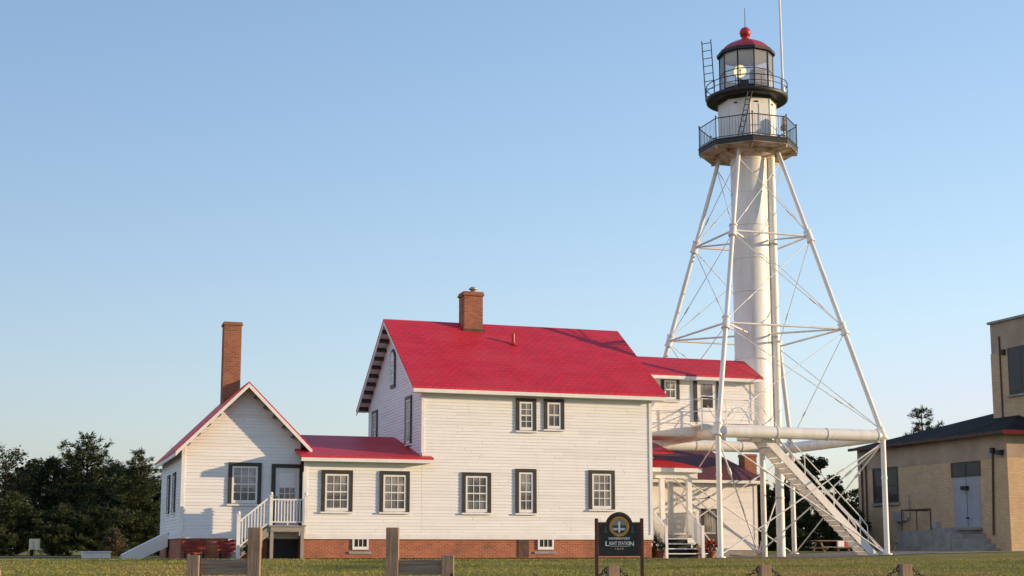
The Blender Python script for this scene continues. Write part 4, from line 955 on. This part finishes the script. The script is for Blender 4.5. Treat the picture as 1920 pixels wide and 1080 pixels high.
mb = MB(); mb.prism([(10.72, .18, .42), (10.98, .10, .06), (11.08, .10, .06), (10.84, .18, .5)], (0, .03, 0)); tag(mb.build('leaning_board', M['orange']), 'orange board leaning on the lowest porch steps', 'board')
for i, (x0, x1, y0, lb) in enumerate(((-8.15, -7.35, .44, 'small red slatted bench nearest the outer corner of the left wing'), (-6.98, -6.25, .44, 'small red slatted bench next to the entrance stair'))):
    f = thing('bench', ((x0+x1)/2, y0, 0), lb, 'bench', 'red benches by the left wing')
    for k in range(3):
        mb = MB(); mb.box(x0, x1, y0+.30+k*.012, y0+.33+k*.012, .27+k*.125, .37+k*.125); mb.build('back_slat', M['benchred'], f)
    for k in range(3):
        mb = MB(); mb.box(x0, x1, y0-.08+k*.12, y0+.02+k*.12, .21, .24); mb.build('seat_slat', M['benchred'], f)
    for x in (x0+.08, x1-.12):
        mb = MB(); mb.box(x, x+.045, y0-.06, y0-.015, -.05, .208); mb.build('leg', M['black'], f)
        mb = MB(); mb.box(x, x+.045, y0+.335, y0+.37, -.05, .6); mb.build('leg', M['black'], f)
# picnic table behind the stair
c = onY(1552, 10.0); f = thing('picnic_table', (c.x, c.y, 0), 'dark wooden picnic table in the shade behind the lighthouse stair', 'picnic table')
mb = MB()
for i in range(4): mb.box(c.x-.9, c.x+.9, c.y-.36+i*.185, c.y-.2+i*.185, .71, .75)
mb.build('tabletop', M['woodrail'], f)
for s_ in (-1, 1):
    mb = MB(); mb.box(c.x-.9, c.x+.9, c.y+s_*.72-.12, c.y+s_*.72+.12, .42, .46); mb.build('bench', M['woodrail'], f)
    mb = MB(); x = c.x+s_*.65
    for k in (-1, 1): mb.obox((x, c.y+k*.42, .34), ((1, 0, 0), Vector((0, k*.55, -.75)), Vector((0, .75, k*.55))), (.03, .45, .045))
    mb.box(x-.028, x+.028, c.y-.8, c.y+.8, .36, .418); mb.build('leg', M['woodrail'], f)
mb = MB(); mb.box(c.x+.08, c.x+.4, c.y-.5, c.y-.37, .40, .72); tag(mb.build('hanging_towel', M['siding']), 'white cloth hanging over the front edge of the picnic table', 'cloth')
mb = MB(); mb.box(c.x+.42, c.x+.66, c.y-.5, c.y-.37, .46, .72); tag(mb.build('hanging_cloth', M['red']), 'red cloth hanging over the front edge of the picnic table', 'cloth')
# folding chairs by the brick wall
def chair(x, y, label, proto=[None]):
    g = G(x, y)
    if proto[0] is None:
        f = thing('folding_chair', (x, y, g), label, 'chair', 'folding chairs by the brick wall'); parts = []
        mb = MB()
        for s_ in (-1, 1):
            mb.tube((x-.22, y+s_*.22, g), (x+.18, y+s_*.22, g+.85), .02, 6); mb.tube((x+.2, y+s_*.2, g), (x-.16, y+s_*.2, g+.5), .02, 6)
        parts.append(mb.build('frame', M['signpale'], f)); mb = MB(); mb.obox((x-.0, y, g+.46), ((1, 0, 0), (0, 1, 0), up), (.2, .2, .02)); parts.append(mb.build('seat', M['black'], f))
        mb = MB(); mb.obox((x+.13, y, g+.7), ((.43, 0, .9), (0, 1, 0), (.9, 0, -.43)), (.15, .21, .015)); parts.append(mb.build('backrest', M['black'], f)); proto[0] = (f, parts)
    else:
        f = proto[0][0].copy(); COL.objects.link(f); f.location = (x, y, g); f['label'] = label
        for q in proto[0][1]: r = q.copy(); COL.objects.link(r); r.parent = f
for y, lb in ((5.9, 'dark folding chair farthest along the brick wall from its stoop'), (5.25, 'dark folding chair in the middle of the row by the brick wall'), (4.75, 'dark folding chair next to the concrete stoop')):
    chair(34.2, 13.26+1.297*(y+1), lb)

# ------------------------------------------------------------------ trees
def trunk(mb, pts, r0, r1, n=8):
    k = len(pts)-1
    for i in range(k): mb.tube(pts[i], pts[i+1], r0+(r1-r0)*i/k, n, r0+(r1-r0)*(i+1)/k, False)
def make_pine(h, spread, seed, dens=1.0, bare=.08):
    rnd = random.Random(seed); mt = MB(); mc = MB()
    lean = Vector((rnd.uniform(-.2, .2), rnd.uniform(-.2, .2), 0))
    ax = lambda z: Vector((lean.x*(z/h)**2, lean.y*(z/h)**2, z))
    trunk(mt, [ax(h*i/8) for i in range(9)], .03*h*.8, .015)
    z = h*bare
    while z < h*.99:
        t = z/h; L_ = spread*(1-t)**.65*rnd.uniform(.75, 1.15)*(.55+.45*min(1, t*5)) + .1
        n = 7 if t < .8 else 5; a0 = rnd.uniform(0, 6.28)
        for k in range(n):
            a = a0+2*pi*k/n+rnd.uniform(-.3, .3); l = L_*rnd.choice((.45, .75, .9, 1, 1.15, 1.45)); rise = rnd.uniform(-.1, .35)
            d = Vector((cos(a), sin(a), rise)); p0 = ax(z); p1 = p0+d*l*.6; p2 = p1+Vector((cos(a), sin(a), rise+.25))*l*.4
            mt.tube(p0, p1, .02+.012*l, 4, .015, False); mt.tube(p1, p2, .016, 4, .006, False)
            m_ = max(3, int(l*8.0*dens))
            for q in range(m_):
                s_ = .25+.75*(q+rnd.random())/m_; p = p0+(p1-p0)*min(1, s_/.6) if s_ < .6 else p1+(p2-p1)*((s_-.6)/.4)
                p = p+Vector((rnd.gauss(0, .10*l), rnd.gauss(0, .10*l), rnd.gauss(0, .06)))
                for _ in range(15):
                    v = (d*.9+Vector((rnd.gauss(0, .8), rnd.gauss(0, .8), rnd.gauss(.35, .5)))).normalized(); ln = rnd.uniform(.16, .34); w = v.orthogonal().normalized(); w.rotate(Matrix.Rotation(rnd.uniform(0, 6.28), 3, v)); w *= rnd.uniform(.012, .03)
                    o_ = p+Vector((rnd.gauss(0, .05), rnd.gauss(0, .05), rnd.gauss(0, .04)))
                    mc.add([o_-w*.5, o_+v*ln*.55-w, o_+v*ln, o_+v*ln*.55+w], [(0, 1, 2, 3)])
        z += h*rnd.uniform(.035, .055)
    return mt, mc
def make_broad(h, spread, seed, n=70, leaf=.17, per=70, low=.18, flat=.75):
    rnd = random.Random(seed); mt = MB(); mc = MB()
    trunk(mt, [Vector((0, 0, -.2)), Vector((.05, 0, h*.25)), Vector((.1, .05, h*.55)), Vector((.05, .05, h*.9))], .028*h, .02)
    for i in range(n):
        t = low+(1-low)*rnd.random()**.85; rr = spread*sqrt(max(.03, 1-((t-.5)/.56)**2)); a = rnd.uniform(0, 6.28); r_ = rr*sqrt(rnd.uniform(.15, 1))
        c = Vector((r_*cos(a), r_*sin(a), h*t+rnd.gauss(0, .15)))
        b = Vector((.06, .03, max(h*.12, h*t-r_*.75))); mt.tube(b, c, .014+.008*(1-t)*h*.3, 4, .008, False)
        leaves(mc, c, rnd.uniform(.35, .62)*spread*.36, per, leaf, flat, rnd)
    return mt, mc
def tree_proto(kind, mt, mc, mats, name):
    a = mt.build('trunk', M['bark']); b = mc.build('crown', mats); return name, a, b
protos = {}
def add_tree(key, x, y, s, rz, label, group):
    name, tm, cm, cmat, cat = protos[key]
    f = thing(name, (x, y, 0), label, cat, group, rz); f.scale = (s, s, s)
    for nm, me in (('trunk', tm), ('crown', cm)):
        o_ = bpy.data.objects.new(nm, me); COL.objects.link(o_); o_.parent = f
def proto(key, mt, mc, cmat, name, cat):
    ms = []
    for nm, q, m_ in (('trunk', mt, M['bark']), ('crown', mc, cmat)):
        o_ = q.build(nm, m_); ms.append(o_.data); bpy.data.objects.remove(o_)
    protos[key] = (name, ms[0], ms[1], cmat, cat)
proto('p1', *make_pine(6.4, 2.5, 3), M['needle'], 'pine_tree', 'pine')
proto('p2', *make_pine(6.0, 2.2, 11), M['needle'], 'pine_tree', 'pine')
proto('p3', *make_pine(5.2, 2.6, 23, .9), M['needle'], 'pine_tree', 'pine')
proto('pb', *make_pine(4.2, 2.4, 77, 1.2, .03), M['needle'], 'pine_bush', 'bush')
proto('b1', *make_broad(5.2, 2.0, 5, 80, .10, 170), M['leaf'], 'broadleaf_tree', 'tree')
proto('b2', *make_broad(4.4, 2.2, 8, 80, .10, 170, .05), M['leaf'], 'broadleaf_tree', 'tree')
proto('thin', *make_broad(5.6, 1.9, 31, 190, .09, 16, .3), M['leaf'], 'thin_tree', 'tree')
proto('sp', *make_pine(2.1, .75, 41, 2.0, .04), M['shrub'], 'young_conifer', 'conifer')
GL = 'trees left of the house'; GR = 'trees behind the lighthouse'
T = [('p1', 168, 30, 1.0, .3, 'tallest dark pine left of the house with a ragged leaning top'), ('p2', 262, 27, .88, 1.7, 'dense dark pine nearest the left wall of the house'),
     ('p3', 108, 31, .98, 2.9, 'wide dark pine left of the tallest pine'), ('b1', 70, 33, .95, .8, 'rounded dark tree between the bare tree and the pines'),
     ('p3', 215, 33, .95, 4.2, 'dark pine filling the gap between the two tallest pines'), ('thin', 14, 30, .98, 1.1, 'thin airy tree with bare twigs at the left edge'),
     ('p2', 135, 36, .92, 5.1, 'dark pine partly hidden behind the wide pine'), ('pb', 30, 27, .75, 2.2, 'low dark bush under the airy tree at the left edge'),
     ('pb', 120, 26.5, .62, .4, 'low dark bush at the foot of the wide pine'), ('pb', 190, 26.5, .6, 3.4, 'low dark bush at the foot of the tallest pine'), ('pb', 290, 29, .8, 1.2, 'low dark bush touching the left house wall'),
     ('sp', 222, 22, .98, 0, 'small brownish young conifer standing before the dark pines'), ('p2', 330, 33, .95, .9, 'dark pine mostly hidden by the left wing'), ('b1', 240, 38, .95, 2, 'rounded tree behind the pine nearest the house')]
for k, px, y, s, rz, lb in T:
    c = onY(px, y); add_tree(k, c.x, c.y, s*(.6 if k == 'sp' else 1), rz, lb, GL if k != 'sp' else None)
T = [('b1', 1512, 22, 1.02, .4, 'leafy tree rising highest behind the lighthouse stair'), ('b2', 1462, 24, .86, 1.9, 'dark tree between the outbuilding and the thick pipe'), ('b2', 1570, 26, .80, 2.6, 'dark bushy tree between the stair and the brick building'),
     ('b2', 1530, 19, .66, 5.0, 'low dark bush behind the picnic table'), ('b2', 1480, 18.5, .6, .9, 'low dark bush behind the thick pipe'), ('b2', 1588, 34, .95, 3.9, 'dark tree at the far left end of the brick building'), ('b2', 1440, 30, .9, .2, 'dark tree behind the outbuilding chimney'),
     ('b1', 1400, 34, .95, 2.3, 'tree showing over the outbuilding roof')]
for k, px, y, s, rz, lb in T:
    c = onY(px, y); add_tree(k, c.x, c.y, s, rz, lb, GR)
proto('spire', *make_pine(8.9, 2.3, 57, .9, .4), M['leaf'], 'broadleaf_tree', 'tree')
c = onY(1731, 48); add_tree('spire', c.x, c.y, 1.32, 1, 'leafy treetop showing over the dark roof of the brick building', None)

# ------------------------------------------------------------------ grass
mb = MB(); rnd = random.Random(99)
for _ in range(52000):
    d = 34+14*rnd.random(); lat = rnd.uniform(-.39, .39)*d; p = CAM+FW*d+RT*lat
    if p.y > -.7 and -9.5 < p.x < 21: continue
    z = G(p.x, p.y); h = rnd.uniform(.015, .05); a = rnd.uniform(0, 6.28); w = Vector((cos(a), sin(a), 0))*rnd.uniform(.008, .018); ln = Vector((rnd.gauss(0, .02), rnd.gauss(0, .02), h))
    q = Vector((p.x, p.y, z-.004)); mb.add([q-w, q+w, q+ln], [(0, 1, 2)])
tag(mb.build('grass', M['grassblade']), 'short green and straw coloured lawn grass', 'grass', None, 'stuff')
